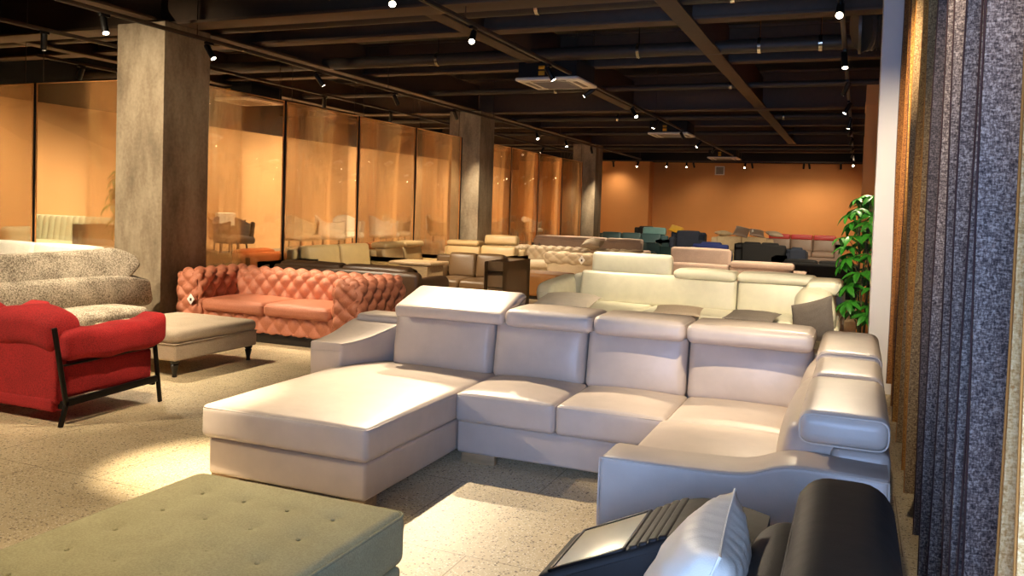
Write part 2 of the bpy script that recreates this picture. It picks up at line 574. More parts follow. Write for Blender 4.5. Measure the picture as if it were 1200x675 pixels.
# near wall with a window opening (x -4.2..0.6, z 0.25..3.0)
WX0, WX1, WZ0, WZ1 = -0.75, 0.98, 0.1, 2.5
g = G()
g.box((XL, YN-0.2, 0), (WX0, YN, ZC)); g.box((WX1, YN-0.2, 0), (XR+0.2, YN, ZC))
g.box((WX0, YN-0.2, 0), (WX1, YN, WZ0)); g.box((WX0, YN-0.2, WZ1), (WX1, YN, ZC))
struct('wall_front', g, 'plaster', 'grey wall behind the camera with the shop window', 'wall')
struct('wall_entrance', G().box((-1.05, YN, 0), (-0.93, 0.55, ZC)), 'plaster', 'grey entrance wall to the left of the shop window, behind the camera', 'wall')  # unseen stub added to keep window daylight off the chaise
win = thing('window_1', 'large shop window in the wall behind the camera', 'window', ((WX0+WX1)/2, YN-0.1, WZ0))
win['kind'] = 'structure'
g = G()
for x in (WX0, WX0+0.86, WX1):
    g.box((x-0.03, YN-0.15, WZ0), (x+0.03, YN-0.05, WZ1))
for z in (WZ0+0.03, WZ1-0.03):
    g.box((WX0, YN-0.15, z-0.03), (WX1, YN-0.05, z+0.03))
part(win, 'window_frame', g, 'window_frame', world=True)

# concrete columns
for (yc, nm) in ((7.2, 'nearest concrete column, between the glass and the pink sofa'), (15.68, 'middle concrete column behind the brown leather sofas'), (23.87, 'farthest concrete column at the end of the glass')):
    w = 0.71
    struct('column', G().prism([(-7.26-w, yc), (-7.26, yc), (-7.26, yc+w), (-7.26-w, yc+w)], 'z', 0, 3.52, r=0.012), 'concrete', nm, 'column')

# ------------------------------------------------------------------ glass partition
GX, GZ = -7.65, 2.975
wn = [2]
def pane(p0, p1, label):
    """glass panel on edge from p0 to p1, with slim light edge strips"""
    d = Vector((p1[0]-p0[0], p1[1]-p0[1], 0)); L = d.length; ang = math.atan2(d.y, d.x)
    r = thing('window_%d' % wn[0], label, 'glass partition', (p0[0], p0[1], 0), ang)
    r['kind'] = 'structure'
    wn[0] += 1
    part(r, 'glass_pane', G().box((0.012, -0.005, 0.02), (L-0.012, 0.005, GZ-0.012), 0.001), 'glass')
    e = G()
    e.box((0.0, -0.008, 0.0), (0.012, 0.008, GZ), 0.002)
    e.box((L-0.012, -0.008, 0.0), (L, 0.008, GZ), 0.002)
    e.box((0.0, -0.008, GZ-0.012), (L, 0.008, GZ), 0.002)
    e.box((0.0, -0.012, 0.0), (L, 0.012, 0.02), 0.002)
    part(r, 'edge_strip', e, 'edge_amber')
    part(r, 'seal', G().box((L+0.017, -0.012, 0.0), (L+0.043, 0.012, GZ), 0.002), 'lampblack', 'dark seal between two panels')  # black strip put in to make the gap between panes dark
    h = G()
    for t in (0.06, 0.94):
        h.tube([(L*t, 0, GZ), (L*t, 0, ZC)], 0.005, 6)
    part(r, 'hanger_rod', h, 'track')
M['edge_amber'] = plain('amber_glass_edge', (226, 160, 96), 0.4)
ys = [7.92, 9.86, 11.77, 13.69, 15.62]
names = ['first', 'second', 'third', 'fourth']
for i in range(4):
    pane((GX, ys[i]+0.03), (GX, ys[i+1]-0.03), 'amber glass panel, %s behind the nearest column' % names[i])
ys = [16.45, 18.3, 20.15, 22.0, 23.82]
for i in range(4):
    pane((GX, ys[i]+0.03), (GX, ys[i+1]-0.03), 'amber glass panel, %s behind the middle column' % names[i])
xs = [-12.5, -9.98, -7.97]
pane((xs[1]+0.03, 7.72), (xs[2], 7.72), 'amber glass panel just left of the nearest column')
pane((xs[0], 7.72), (xs[1]-0.03, 7.72), 'amber glass panel at the left edge of the photo')

# raised display floor beyond the glass
struct('floor_platform', G().box((XL, 8.3, 0), (-9.2, 27, 0.42)), 'plaster', 'raised display floor beyond the glass', 'floor')

# ------------------------------------------------------------------ beams, pipes, ducts
def hbeam(y, w, z0, h, x0=XL, x1=XR, label='dark lateral ceiling beam'):
    g = G()
    g.box((x0, y-w/2, z0), (x1, y+w/2, z0+0.03), 0.002)
    g.box((x0, y-0.03, z0+0.03), (x1, y+0.03, z0+h-0.03), 0.002)
    g.box((x0, y-w/2, z0+h-0.03), (x1, y+w/2, z0+h), 0.002)
    o = link_mesh('ceiling_beam', g, M['beam'], 35)
    tag(o, label, 'ceiling beam', 'lateral ceiling beams', 'structure')
ords = ['first', 'second', 'third', 'fourth', 'fifth', 'sixth', 'seventh', 'eighth', 'ninth', 'tenth', 'eleventh', 'twelfth']
for i, (y, w, z0, h) in enumerate([(-0.8, .3, 3.52, .7), (3.3, .3, 3.52, .7), (5.45, .22, 3.56, .5), (7.55, .34, 3.52, .75), (9.05, .24, 3.60, .5), (11.75, .2, 3.62, .5), (16.2, .32, 3.52, .7), (19.9, .22, 3.6, .5), (24.3, .3, 3.52, .7), (28.2, .22, 3.6, .5)]):
    hbeam(y, w, z0, h, label='%s dark lateral beam under the ceiling, counted from the camera' % ords[i])
for i, (x, w, y0, y1) in enumerate([(-1.76, .2, 7.7, 16.1), (-1.76, .2, 16.35, 24.2), (-4.2, .2, 7.7, 16.1), (-7.55, .3, 3.4, 7.4), (-7.55, .3, 7.7, 16.1), (-7.55, .3, 16.4, 24.2), (-10.4, .2, 3.4, 16.1)]):
    g = G()
    g.box((x-w/2, y0, 3.54), (x+w/2, y1, 3.57), 0.002); g.box((x-0.03, y0, 3.57), (x+0.03, y1, 4.1), 0.002)
    o = link_mesh('ceiling_beam', g, M['beam'], 35)
    tag(o, ['dark lengthwise beam right of the middle light track, near stretch', 'dark lengthwise beam right of the middle light track, far stretch', 'dark lengthwise beam just left of the middle light track', 'dark lengthwise beam in front of the nearest column', 'dark lengthwise beam between nearest and middle columns', 'dark lengthwise beam between middle and farthest columns', 'dark lengthwise beam beyond the glass'][i], 'ceiling beam', 'lengthwise ceiling beams', 'structure')
def pipe(y, z, r, label, x0=XL, x1=XR, clamps=()):
    root = thing('ceiling_pipe', label, 'pipe', ((x0+x1)/2, y, z), 0, 'pipes across the ceiling')
    part(root, 'pipe_run', G().tube([(x0, y, z), ((x0+x1)/2, y, z), (x1, y, z)], r, 12), 'pipe', world=True)
    for cx in clamps:
        g = G()
        g.tube([(cx-0.02, y, z), (cx+0.02, y, z)], r+0.012, 12)
        g.tube([(cx, y, z+r), (cx, y, ZC)], 0.008, 6)
        part(root, 'pipe_clamp', g, 'chrome', world=True)
pipe(8.25, 3.66, 0.07, 'thick dark pipe crossing below the ceiling above the middle track', clamps=(-3.2, -1.2))
pipe(10.6, 3.62, 0.085, 'thick dark pipe crossing just behind the second row of beams', clamps=(-5.6, -2.7, -1.2, -0.5))
pipe(13.9, 3.64, 0.05, 'thin dark pipe crossing above the nearer air conditioner', clamps=(-5, -2))
pipe(18.0, 3.60, 0.06, 'dark pipe crossing above the second air conditioner', clamps=(-5, -1.5))
pipe(21.5, 3.60, 0.05, 'dark pipe crossing far back above the third air conditioner')
pipe(26.3, 3.60, 0.06, 'farthest dark pipe crossing the ceiling')
# corrugated flexible duct near the white wall
pts = []; rad = []
n = 150
for i in range(n+1):
    t = i/n
    pts.append((-0.06+0.32*t, 9.6+0.05*math.sin(t*PI), 3.56+0.02*math.sin(t*PI)))
    rad.append(0.22+0.03*math.cos(i*2*PI/25))
duct = thing('flexible_duct', 'black corrugated air duct under the ceiling beside the white wall', 'duct', (0.1, 9.6, 3.56))
part(duct, 'duct_hose', G().tube(pts, rad, 18), 'duct', world=True)
part(duct, 'hanging_strap', G().tube([(0.0, 9.6, 3.78), (0.0, 9.6, ZC)], 0.012, 6), 'track', world=True)
part(duct, 'duct_collar', G().tube([(-0.08, 9.6, 3.56), (-0.05, 9.6, 3.56)], 0.265, 18), 'duct', world=True)

vent = thing('wall_vent', 'small white square air vent high on the far orange wall', 'vent', (-4.72, YF-0.03, 2.98))
f = G()
for (a, b, c, d) in ((-.17, .17, 0, .03), (-.17, .17, .29, .32), (-.17, -.13, 0, .32), (.13, .17, 0, .32)):
    f.box((a, -0.02, c), (b, 0.03, d), 0.004)
part(vent, 'frame', f, 'white_plastic')
f = G().box((-.13, 0.01, .03), (.13, 0.03, .29), 0.002)
for i in range(6):
    f.rbox((0, 0.0, 0.05+0.043*i), (0.26, 0.004, 0.035), r=0.001, n=1, k=1, rot=(0.7, 0, 0))
part(vent, 'grille', f, 'grille')
# ------------------------------------------------------------------ air conditioners
def cassette(x, y, label):
    r = thing('ceiling_air_conditioner', label, 'air conditioner', (x, y, 3.30), 0, 'ceiling air conditioners')
    s = 0.46
    g = G().prism(round_poly([(-s, -s), (s, -s), (s, s), (-s, s)], 0.05), 'z', 0.0, 0.045, r=0.02)
    part(r, 'panel', g, 'white_plastic')
    gr = G()
    gr.box((-0.26, -0.26, -0.008), (0.26, 0.26, 0.002))
    for i in range(9):
        yy = -0.22+0.055*i
        gr.box((-0.24, yy-0.008, -0.014), (0.24, yy+0.008, -0.006), 0.001)
    part(r, 'grille', gr, 'grille')
    for k in range(4):
        sl = G().box((-0.25, 0.32, -0.006), (0.25, 0.38, 0.003), 0.002)
        o = part(r, 'air_slot', sl, 'grille')
        o.rotation_euler = (0, 0, k*PI/2)
    b = G().box((-0.42, -0.42, 0.05), (0.42, 0.42, 0.30), 0.01)
    part(r, 'housing', b, 'black')
    t = G()
    t.box((-0.12, -0.43, 0.07), (-0.03, -0.42, 0.13)); t.box((-0.12, -0.43, 0.15), (-0.03, -0.42, 0.20))
    part(r, 'warning_sticker', t, 'yellow_label')
    t = G()
    for (a, b_) in ((-.4, -.4), (.4, -.4), (.4, .4), (-.4, .4)):
        t.tube([(a, b_, 0.28), (a, b_, 1.0)], 0.008, 6)
    part(r, 'hanger_rod', t, 'track')
cassette(-4.0, 11.15, 'white ceiling air conditioner nearest to the camera')
cassette(-4.0, 19.0, 'white ceiling air conditioner above the second row, middle of three')
cassette(-4.0, 27.0, 'white ceiling air conditioner farthest back near the orange wall')
cassette(-10.3, 12.2, 'white ceiling air conditioner seen through the amber glass')

# ------------------------------------------------------------------ light tracks and spotlights
TZ = 3.36
def track(x0, y0, x1, y1, label):
    d = Vector((x1-x0, y1-y0, 0)); L = d.length
    r = thing('lighting_track', label, 'lighting track', (x0, y0, TZ), math.atan2(d.y, d.x), 'ceiling lighting tracks')
    part(r, 'rail', G().box((0, -0.022, 0), (L, 0.022, 0.04), 0.003), 'track')
    part(r, 'rail_slot', G().box((0.01, -0.010, -0.003), (L-0.01, 0.010, 0.002), 0.001), 'lampblack')
    k = max(2, int(L/4))
    for i in range(k+1):
        part(r, 'hanger_rod', G().tube([(0.1+(L-0.2)*i/k, 0, 0.04), (0.1+(L-0.2)*i/k, 0, ZC-TZ)], 0.006, 6), 'track')
track(-7.05, -1, -7.05, 28.5, 'lighting track passing in front of the concrete columns')
track(-3.66, -1, -3.66, 28.5, 'middle lighting track running towards the far orange wall')
track(-0.21, 0, -0.21, 28.5, 'lighting track along the right side near the white wall')
track(-8.52, 2, -8.52, 28.5, 'lighting track beyond the top of the amber glass')
track(-9.5, 29.5, 0.2, 29.5, 'lighting track running along the far orange wall')

def lamp_proto():
    r = thing('track_spotlight', 'x', 'spotlight')
    a = G().box((-0.02, -0.06, -0.03), (0.02, 0.06, 0.0)); part(r, 'adapter', a, 'lampblack')
    s = G().tube([(0, 0, -0.03), (0, 0, -0.08)], 0.008, 8); part(r, 'stem', s, 'lampblack')
    b = G().lathe([(0.02, 0.07), (0.030, 0.068), (0.034, 0.05), (0.034, -0.11), (0.031, -0.12), (0.028, -0.118), (0.028, -0.10), (0.001, -0.10)], (0, 0, 0), 18)
    body = part(r, 'lamp_body', b, 'lampblack'); body.location = (0, 0, -0.09)
    l = G().lathe([(0.001, -0.121), (0.0275, -0.121), (0.0275, -0.117), (0.001, -0.117)], (0, 0, 0), 16)
    part(body, 'lens', l, 'lens')
    return r
LAMP = lamp_proto()
used = [False]
def lamp(x, y, target, label, watts=200, size=46, blend=0.7, colour=(1.0, 0.78, 0.52), rot_track=0, light=True):
    if not used[0]:
        r = LAMP; used[0] = True
    else:
        r = copy_tree(LAMP)
        for ch in list(r.children):
            for c2 in list(ch.children):
                if c2.type == 'LIGHT': bpy.data.objects.remove(c2)
    r.location = (x, y, TZ)
    r.rotation_euler = (0, 0, rot_track)
    r['label'] = label; r['category'] = 'spotlight'; r['group'] = 'track spotlights'
    body = [c for c in r.children if c.name.startswith('lamp_body')][0]
    p = Vector((x, y, TZ-0.09))
    d = (Vector(target)-p).normalized()
    body.rotation_euler = (0, 0, 0)
    q = Vector((0, 0, -1)).rotation_difference(d)
    if rot_track:
        q = Euler((0, 0, -rot_track)).to_quaternion() @ q
    body.rotation_euler = q.to_euler()
    if light and watts > 0:
        ld = bpy.data.lights.new('spot_beam', 'SPOT')
        ld.energy = watts; ld.spot_size = math.radians(size); ld.spot_blend = blend
        ld.color = colour; ld.shadow_soft_size = 0.03
        lo = bpy.data.objects.new('spot_beam', ld); col.objects.link(lo)
        lo.parent = body
        lo.location = (0, 0, -0.15)
    return r
track(-10.2, 7.9, -10.2, 30, 'lighting track beyond the glass in front of the orange wall')  # extra track added for washing the wall behind the glass
# ------------------------------------------------------------------ large off-white sectional
def loop_path(x0, x1, y0, y1, z, r=0.05, k=4):
    return [(p[0], p[1], z) for p in round_poly([(x0, y0), (x1, y0), (x1, y1), (x0, y1)], r, k)]

def sectional():
    S = thing('sectional_sofa', 'large off-white leather corner sofa with chaise in the middle foreground', 'sofa', (-1.6, 4.4, 0))
    W = dict(world=True)
    # bases
    part(S, 'base', G().span(-3.20, -2.205, 3.53, 5.25, 0.06, 0.256, r=0.02, n=6), 'sofa_white', **W)
    part(S, 'base', G().span(-2.195, -0.86, 4.53, 5.25, 0.06, 0.256, r=0.02, n=6), 'sofa_white', **W)
    part(S, 'base', G().span(-0.87, -0.1, 3.33, 5.25, 0.06, 0.256, r=0.02, n=6), 'sofa_white', **W)
    # feet
    for (a, b, c, d) in ((-3.19, -3.0, 3.545, 3.60), (-2.32, -2.215, 3.545, 3.66), (-2.17, -1.95, 4.55, 4.60), (-0.86, -0.7, 3.36, 3.42), (-3.3, -3.2, 5.35, 5.45), (0.0, 0.1, 5.35, 5.45)):
        part(S, 'foot', G().box((a, c, 0), (b, d, 0.062), 0.004), 'oak', 'pale wooden foot', **W)
    # seats
    def sag(q, u):
        return q
    def seat(name, x0, x1, y0, y1, z0, z1, pf, seams=()):
        c = part(S, name, G().span(x0, x1, y0, y1, z0, z1, r=0.03, n=14, puff=(0.006, 0.006, 0.008, 0.0, 0, pf)), 'sofa_white', **W)
        p = G().tube(loop_path(x0+0.006, x1-0.006, y0+0.004, y1, z1-0.012, 0.03), 0.0042, 6, closed=True)
        for s in seams:
            p.tube(s, 0.0038, 6)
        part(c, 'piping', p, 'piping_white', **W)
        return c
    zz = []
    for i in range(13):
        t = i/12
        u = 2*t-1
        zz.append((-3.2+1.0*t, 4.47, 0.436+0.032*max(0, (1-u*u)*(1-0.2**2))**0.7))
    seat('chaise_cushion', -3.225, -2.18, 3.495, 5.12, 0.264, 0.440, 0.032, [zz])
    seat('seat_cushion', -2.175, -1.548, 4.455, 5.12, 0.264, 0.438, 0.035)
    seat('seat_cushion', -1.542, -0.915, 4.455, 5.12, 0.264, 0.438, 0.035)
    seat('seat_cushion', -0.91, -0.25, 4.43, 5.12, 0.264, 0.440, 0.03)
    seat('seat_cushion', -0.93, -0.26, 3.34, 4.42, 0.264, 0.445, 0.04)
    # back cushions
    xs = [-2.985, -2.215, -1.57, -0.925, -0.20]
    for i in range(4):
        x0, x1 = xs[i]+0.005, xs[i+1]-0.005
        c = part(S, 'back_cushion', G().rbox(((x0+x1)/2, 5.20, 0.60), (x1-x0, 0.24, 0.40), r=0.05, n=12, puff=(0, 0, 0.045, 0, 0, 0), rot=(-0.16, 0, 0)), 'sofa_white', **W)
    part(S, 'back_cushion', G().rbox((-0.13, 3.86, 0.585), (0.20, 1.02, 0.36), r=0.05, n=12, puff=(0.05, 0, 0, 0, 0, 0), rot=(0, 0.14, 0)), 'sofa_white', **W)
    part(S, 'back_cushion', G().rbox((-0.10, 4.72, 0.59), (0.22, 0.72, 0.36), r=0.06, n=12, puff=(0.05, 0, 0, 0, 0, 0), rot=(0, 0.14, 0.0)), 'sofa_white', **W)
    # shells behind the cushions
    part(S, 'back_frame', G().span(-3.40, 0.15, 5.24, 5.50, 0.06, 0.74, r=0.04, n=8), 'sofa_white', **W)
    part(S, 'back_frame', G().span(-0.06, 0.148, 3.30, 5.25, 0.06, 0.70, r=0.04, n=8), 'sofa_white', **W)
    # left arm: low front, rising in a soft curve towards the back, inner face flaring
    top = smooth_profile([(4.74, 0.60), (4.86, 0.607), (5.02, 0.635), (5.2, 0.685), (5.34, 0.705), (5.48, 0.71)], 5)
    prof = [(5.48, 0.06), (4.74, 0.06), (4.735, 0.585)] + top[0:]
    def flare(p):
        if p.x > -3.3: p.x += (p.y-4.74)*0.36
        return p
    a = part(S, 'armrest', G().prism(prof, 'x', -3.43, -3.172, r=0.022, k=3, fn=flare), 'sofa_white', **W)
    tp = [flare(Vector((-3.182, y-0.004, z-0.004))) for (y, z) in top]
    part(a, 'piping', G().tube(tp, 0.0042, 6).tube([(-3.43, 4.732, 0.545), (-3.3, 4.731, 0.545), (-3.17, 4.732, 0.545)], 0.003, 6), 'piping_white', **W)
    # right arm panel facing the camera
    top = smooth_profile([(-0.885, 0.602), (-0.6, 0.605), (-0.40, 0.612), (-0.32, 0.625), (-0.24, 0.655), (-0.17, 0.668), (-0.05, 0.668), (0.135, 0.66)], 5)
    prof = [(0.135, 0.06), (-0.885, 0.06), (-0.888, 0.572), (-0.882, 0.592), (-0.866, 0.602)] + [q for q in top if q[0] > -0.84]
    a = part(S, 'armrest', G().prism(prof, 'y', 3.10, 3.335, r=0.02, k=3), 'sofa_white', **W)
    pp = [(x, 3.104, z-0.008) for (x, z) in top]
    pp = [(-0.888, 3.108, 0.10), (-0.888, 3.106, 0.4), (-0.886, 3.105, 0.58)] + pp + [(0.137, 3.108, 0.6), (0.137, 3.108, 0.3)]
    part(a, 'piping', G().tube(pp, 0.0042, 6), 'piping_white', **W)
    # headrests along the back
    def hr(x0, x1, y0, y1, z0, z1, name='headrest'):
        c = part(S, name, G().span(x0, x1, y0, y1, z0, z1, r=0.042, n=10, puff=(0, 0, 0.012, 0, 0, 0.014)), 'sofa_white', **W)
        part(c, 'piping', G().tube(loop_path(x0+0.008, x1-0.008, y0+0.006, y1-0.006, z1-0.018, 0.04), 0.0035, 6, closed=True), 'piping_white', **W)
    prof = round_poly([(4.985, 0.775), (4.975, 0.858), (5.34, 0.972), (5.42, 0.945), (5.38, 0.86)], [0.03, 0.035, 0.04, 0.03, 0.03], 5)
    def belly(p):
        t = (p.x+2.51)/0.41
        p.z += 0.010*(1-t*t)
        return p
    c = part(S, 'headrest', G().prism(prof, 'x', -2.92, -2.105, r=0.03, k=4, fn=belly), 'sofa_white', **W)
    part(c, 'piping', G().tube([(-2.9, 4.978, 0.853), (-2.5, 4.976, 0.862), (-2.12, 4.978, 0.853)], 0.0035, 6), 'piping_white', **W)
    hr(-2.095, -1.505, 4.97, 5.40, 0.778, 0.892)
    hr(-1.497, -0.925, 4.97, 5.38, 0.778, 0.896)
    hr(-0.915, -0.20, 4.95, 5.36, 0.782, 0.894)
    # headrests along the right side
    def hr2(x0, x1, y0, y1, z0, z1):
        c = part(S, 'headrest', G().span(x0, x1, y0, y1, z0, z1, r=0.045, n=10, puff=(0, 0, 0.006, 0.0, 0, 0.012)), 'sofa_white', **W)
        p = [(q[0], y0+0.003, q[1]) for q in round_poly([(x0+0.006, z0+0.008), (x1-0.006, z0+0.008), (x1-0.006, z1-0.008), (x0+0.006, z1-0.008)], 0.04, 4)]
        part(c, 'piping', G().tube(p, 0.0035, 6, closed=True), 'piping_white', **W)
    hr2(-0.172, 0.138, 3.20, 3.97, 0.722, 0.846)
    hr2(-0.165, 0.138, 3.98, 4.50, 0.735, 0.850)
    hr2(-0.17, 0.142, 4.51, 5.40, 0.735, 0.872)
    return S
sectional()

# ------------------------------------------------------------------ green tufted ottoman
def green_ottoman():
    R = thing('tufted_ottoman', 'sage green fabric ottoman with buttoned top at the bottom left', 'ottoman', (-2.0, 1.95, 0))
    xs = [-2.3, -2.1, -1.9, -1.7]; ys = [2.51, 2.31, 2.1, 1.91, 1.71, 1.5]
    bts = [(x, y) for x in xs for y in ys]
    cx, cy, cz = -2.0, 1.98, 0.31
    def dimple(q, u):
        if u[2] > 0.5:
            X, Y = q[0]+cx, q[1]+cy
            d = 0
            for (bx, by) in bts:
                r2 = (X-bx)**2+(Y-by)**2
                d += 0.012*math.exp(-r2/0.022**2) + 0.007*math.exp(-r2/0.065**2)
            q[2] += 0.012*(1-u[0]**2)*(1-u[1]**2) - d + 0.004
        return q
    c = part(R, 'top_cushion', G().rbox((cx, cy, cz), (0.99, 1.46, 0.20), r=0.04, n=64, fn=dimple), 'green_fabric', world=True)
    for (x, y) in bts:
        b = G().lathe([(0.001, 0.004), (0.006, 0.0035), (0.009, 0.0), (0.006, -0.003)][::-1], (x, y, cz+0.098), 10)
        part(c, 'button', b, 'green_fabric', world=True)
    x0, x1, y0, y1 = cx-0.495, cx+0.495, cy-0.73, cy+0.73
    part(c, 'piping', G().tube(loop_path(x0+0.004, x1-0.004, y0+0.004, y1-0.004, 0.398, 0.04), 0.006, 8, closed=True), 'green_fabric', world=True)
    part(R, 'base', G().span(x0+0.012, x1-0.012, y0+0.012, y1-0.012, 0.075, 0.205, r=0.02, n=6), 'green_fabric', world=True)
    for sx in (x0+0.1, x1-0.1):
        for sy in (y0+0.1, y1-0.1):
            part(R, 'leg', G().lathe([(0.018, 0), (0.026, 0.08)], (sx, sy, 0), 12), 'darkwood', world=True)
green_ottoman()

# ------------------------------------------------------------------ red sofa on a black metal frame
def red_sofa():
    R = thing('red_sofa', 'red fabric sofa on a slim black metal frame at the left edge', 'sofa', (-5.5, 4.4, 0))
    W = dict(world=True)
    xr = -4.82
    def side_frame(x):
        g = G()
        def bar(p, q, w=0.022, h=0.03):
            p = Vector(p); q = Vector(q); d = q-p
            m = (p+q)/2
            ang = math.atan2(d.z, d.y)
            g.rbox(m, (w, d.length, h), r=0.004, n=1, k=1, rot=(ang, 0, 0))
        bar((x, 3.985, 0.13), (x, 3.885, 0.67))
        bar((x, 3.94, 0.0), (x, 3.99, 0.17))
        bar((x, 4.795, 0.0), (x, 4.735, 0.445))
        bar((x, 3.99, 0.155), (x, 4.76, 0.185), 0.022, 0.05)
        bar((x, 3.96, 0.41), (x, 4.75, 0.43), 0.018, 0.014)
        return g
    part(R, 'side_frame', side_frame(xr), 'blackmetal', 'black metal leg frame at the right end', **W)
    part(R, 'side_frame', side_frame(-6.2), 'blackmetal', 'black metal leg frame at the left end', **W)
    part(R, 'rail', G().box((-6.2, 3.97, 0.11), (xr, 4.0, 0.165)).box((-6.2, 4.72, 0.14), (xr, 4.75, 0.18)), 'blackmetal', 'black metal rail', **W)
    # side panels, arms
    for x, s in ((xr-0.06, 1), (-6.14, -1)):
        part(R, 'side_panel', G().rbox((x, 4.37, 0.30), (0.07, 0.74, 0.24), r=0.03, n=6, puff=(0.01, 0.02, 0, 0, 0, 0)), 'red', **W)
        def wav(q, u):
            q = Vector(q)
            q.z += 0.02*u[1]**2 + 0.05*max(0, u[1])**4*(0.4+0.6*max(0, u[2])) + 0.008*math.sin(q.y*17) - 0.015
            return q
        part(R, 'arm_cushion', G().rbox((x-0.02*s, 4.39, 0.535), (0.25, 0.86, 0.20), r=0.05, n=12, puff=(0.01, 0.015, 0.0, 0.01, 0, 0.015), fn=wav), 'red', **W)
    # back, facing the camera side
    part(R, 'back_panel', G().rbox((-5.5, 3.985, 0.40), (1.28, 0.09, 0.52), r=0.03, n=8, puff=(0, 0, 0.015, 0, 0, 0)), 'red', **W)
    part(R, 'lower_panel', G().span(-6.13, -4.88, 3.93, 4.04, 0.09, 0.19, r=0.03, n=6), 'red', **W)
    for x0, x1 in ((-6.1, -5.52), (-5.50, -4.86)):
        def wav(q, u):
            q = Vector(q); q.z += 0.012*math.sin(q.x*11+1) - 0.03*max(0, u[0])**3
            return q
        part(R, 'back_cushion', G().rbox(((x0+x1)/2, 4.03, 0.63), (x1-x0, 0.24, 0.26), r=0.08, n=12, puff=(0, 0, 0.02, 0.03, 0, 0.02), fn=wav), 'red', **W)
        part(R, 'seat_cushion', G().span(x0+0.02, x1-0.05, 4.08, 4.82, 0.2, 0.42, r=0.06, n=10, puff=(0, 0, 0, .01, 0, .03)), 'red', **W)
red_sofa()

# ------------------------------------------------------------------ taupe ottoman on turned legs
def taupe_ottoman():
    R = thing('upholstered_ottoman', 'taupe fabric ottoman on black turned legs between red sofa and pink sofa', 'ottoman', (-5.82, 5.98, 0))
    x0, x1, y0, y1 = -6.32, -5.32, 5.45, 6.51
    def dim(q, u):
        q = Vector(q)
        if u[2] > 0.5:
            for bx in (-0.25, 0.25):
                for by in (-0.25, 0.25):
                    q.z -= 0.012*math.exp(-((q.x-bx)**2+(q.y-by)**2)/0.09**2)
        return q
    part(R, 'top_cushion', G().span(x0, x1, y0, y1, 0.285, 0.395, r=0.05, n=24, puff=(0, 0, 0, 0, 0, 0.02), fn=dim), 'taupe', world=True)
    part(R, 'base', G().span(x0+.004, x1-.004, y0+.004, y1-.004, 0.145, 0.295, r=0.02, n=8), 'taupe', world=True)
    part(R, 'piping', G().tube(loop_path(x0-.001, x1+.001, y0-.001, y1+.001, 0.29, 0.03), 0.005, 6, closed=True), 'taupe', world=True)
    prof = [(0.016, 0), (0.022, 0.005), (0.018, 0.02), (0.020, 0.04), (0.030, 0.09), (0.034, 0.105), (0.026, 0.115), (0.038, 0.125), (0.038, 0.15)]
    for sx in (x0+0.06, x1-0.06):
        for sy in (y0+0.06, y1-0.06):
            part(R, 'leg', G().lathe(prof, (sx, sy, 0), 16), 'darkwood', 'black turned wooden leg', world=True)
taupe_ottoman()

# ------------------------------------------------------------------ grey boucle sofa with winged headrests
def grey_sofa():
    R = thing('boucle_sofa', 'grey boucle sofa with wing-ended headrest beside the nearest column', 'sofa', (-6.9, 5.6, 0))
    W = dict(world=True)
    part(R, 'base', G().span(-7.45, -6.48, 3.9, 6.55, 0.10, 0.26, r=0.03, n=6), 'grey_boucle', **W)
    for sx in (-7.35, -6.6):
        for sy in (4.0, 6.45):
            part(R, 'leg', G().lathe([(0.015, 0), (0.022, 0.11)], (sx, sy, 0), 12), 'darkwood', **W)
    for (a, b) in ((3.92, 5.12), (5.14, 6.35)):
        part(R, 'seat_cushion', G().span(-7.1, -6.52, a, b, 0.25, 0.44, r=0.06, n=12, puff=(0, .015, 0, .01, 0, 0.025)), 'grey_boucle', **W)
    # back cushion with a tapering rounded end
    def taper(q, u):
        q = Vector(q)
        t = max(0, (abs(u[1])-0.72)/0.28)
        q.z -= 0.10*t*t*max(0, u[2])
        return q
    part(R, 'back_cushion', G().rbox((-7.12, 5.36, 0.54), (0.26, 2.96, 0.36), r=0.07, n=18, puff=(0, 0.05, 0, 0, 0, 0.0), fn=taper, rot=(0, -0.22, 0)), 'grey_boucle', **W)
    part(R, 'back_frame', G().span(-7.45, -7.22, 3.92, 6.5, 0.2, 0.6, r=0.06, n=8), 'grey_boucle', **W)
    # headrest: long panel with pointed, folded ends
    prof = [(3.90, 0.72), (4.12, 0.66), (6.44, 0.63), (6.55, 0.68), (6.70, 0.82), (6.66, 0.93), (6.52, 1.0), (6.40, 0.98), (5.2, 0.965), (4.1, 0.985), (3.92, 0.95)]
    prof = round_poly(prof, [0.05, .05, .04, .05, .06, .05, .05, .2, .3, .05, .05], 5)
    def lean(p):
        p.x -= (p.z-0.65)*0.45
        w = max(0, (p.y-6.05)/0.6)
        p.x += 0.16*w*w
        return p
    part(R, 'headrest', G().prism(prof, 'x', -7.25, -7.10, r=0.045, k=5, fn=lean), 'grey_boucle', **W)
grey_sofa()

# ------------------------------------------------------------------ tufted upholstery
def tuft(s, t, ps, pt, d):
    A = PI*(s/ps+t/pt); B = PI*(s/ps-t/pt)
    a, b = abs(math.sin(A)), abs(math.sin(B))
    return d*((a*b)**0.6 - 1.0) - 0.8*d*((1-a)*(1-b))**5

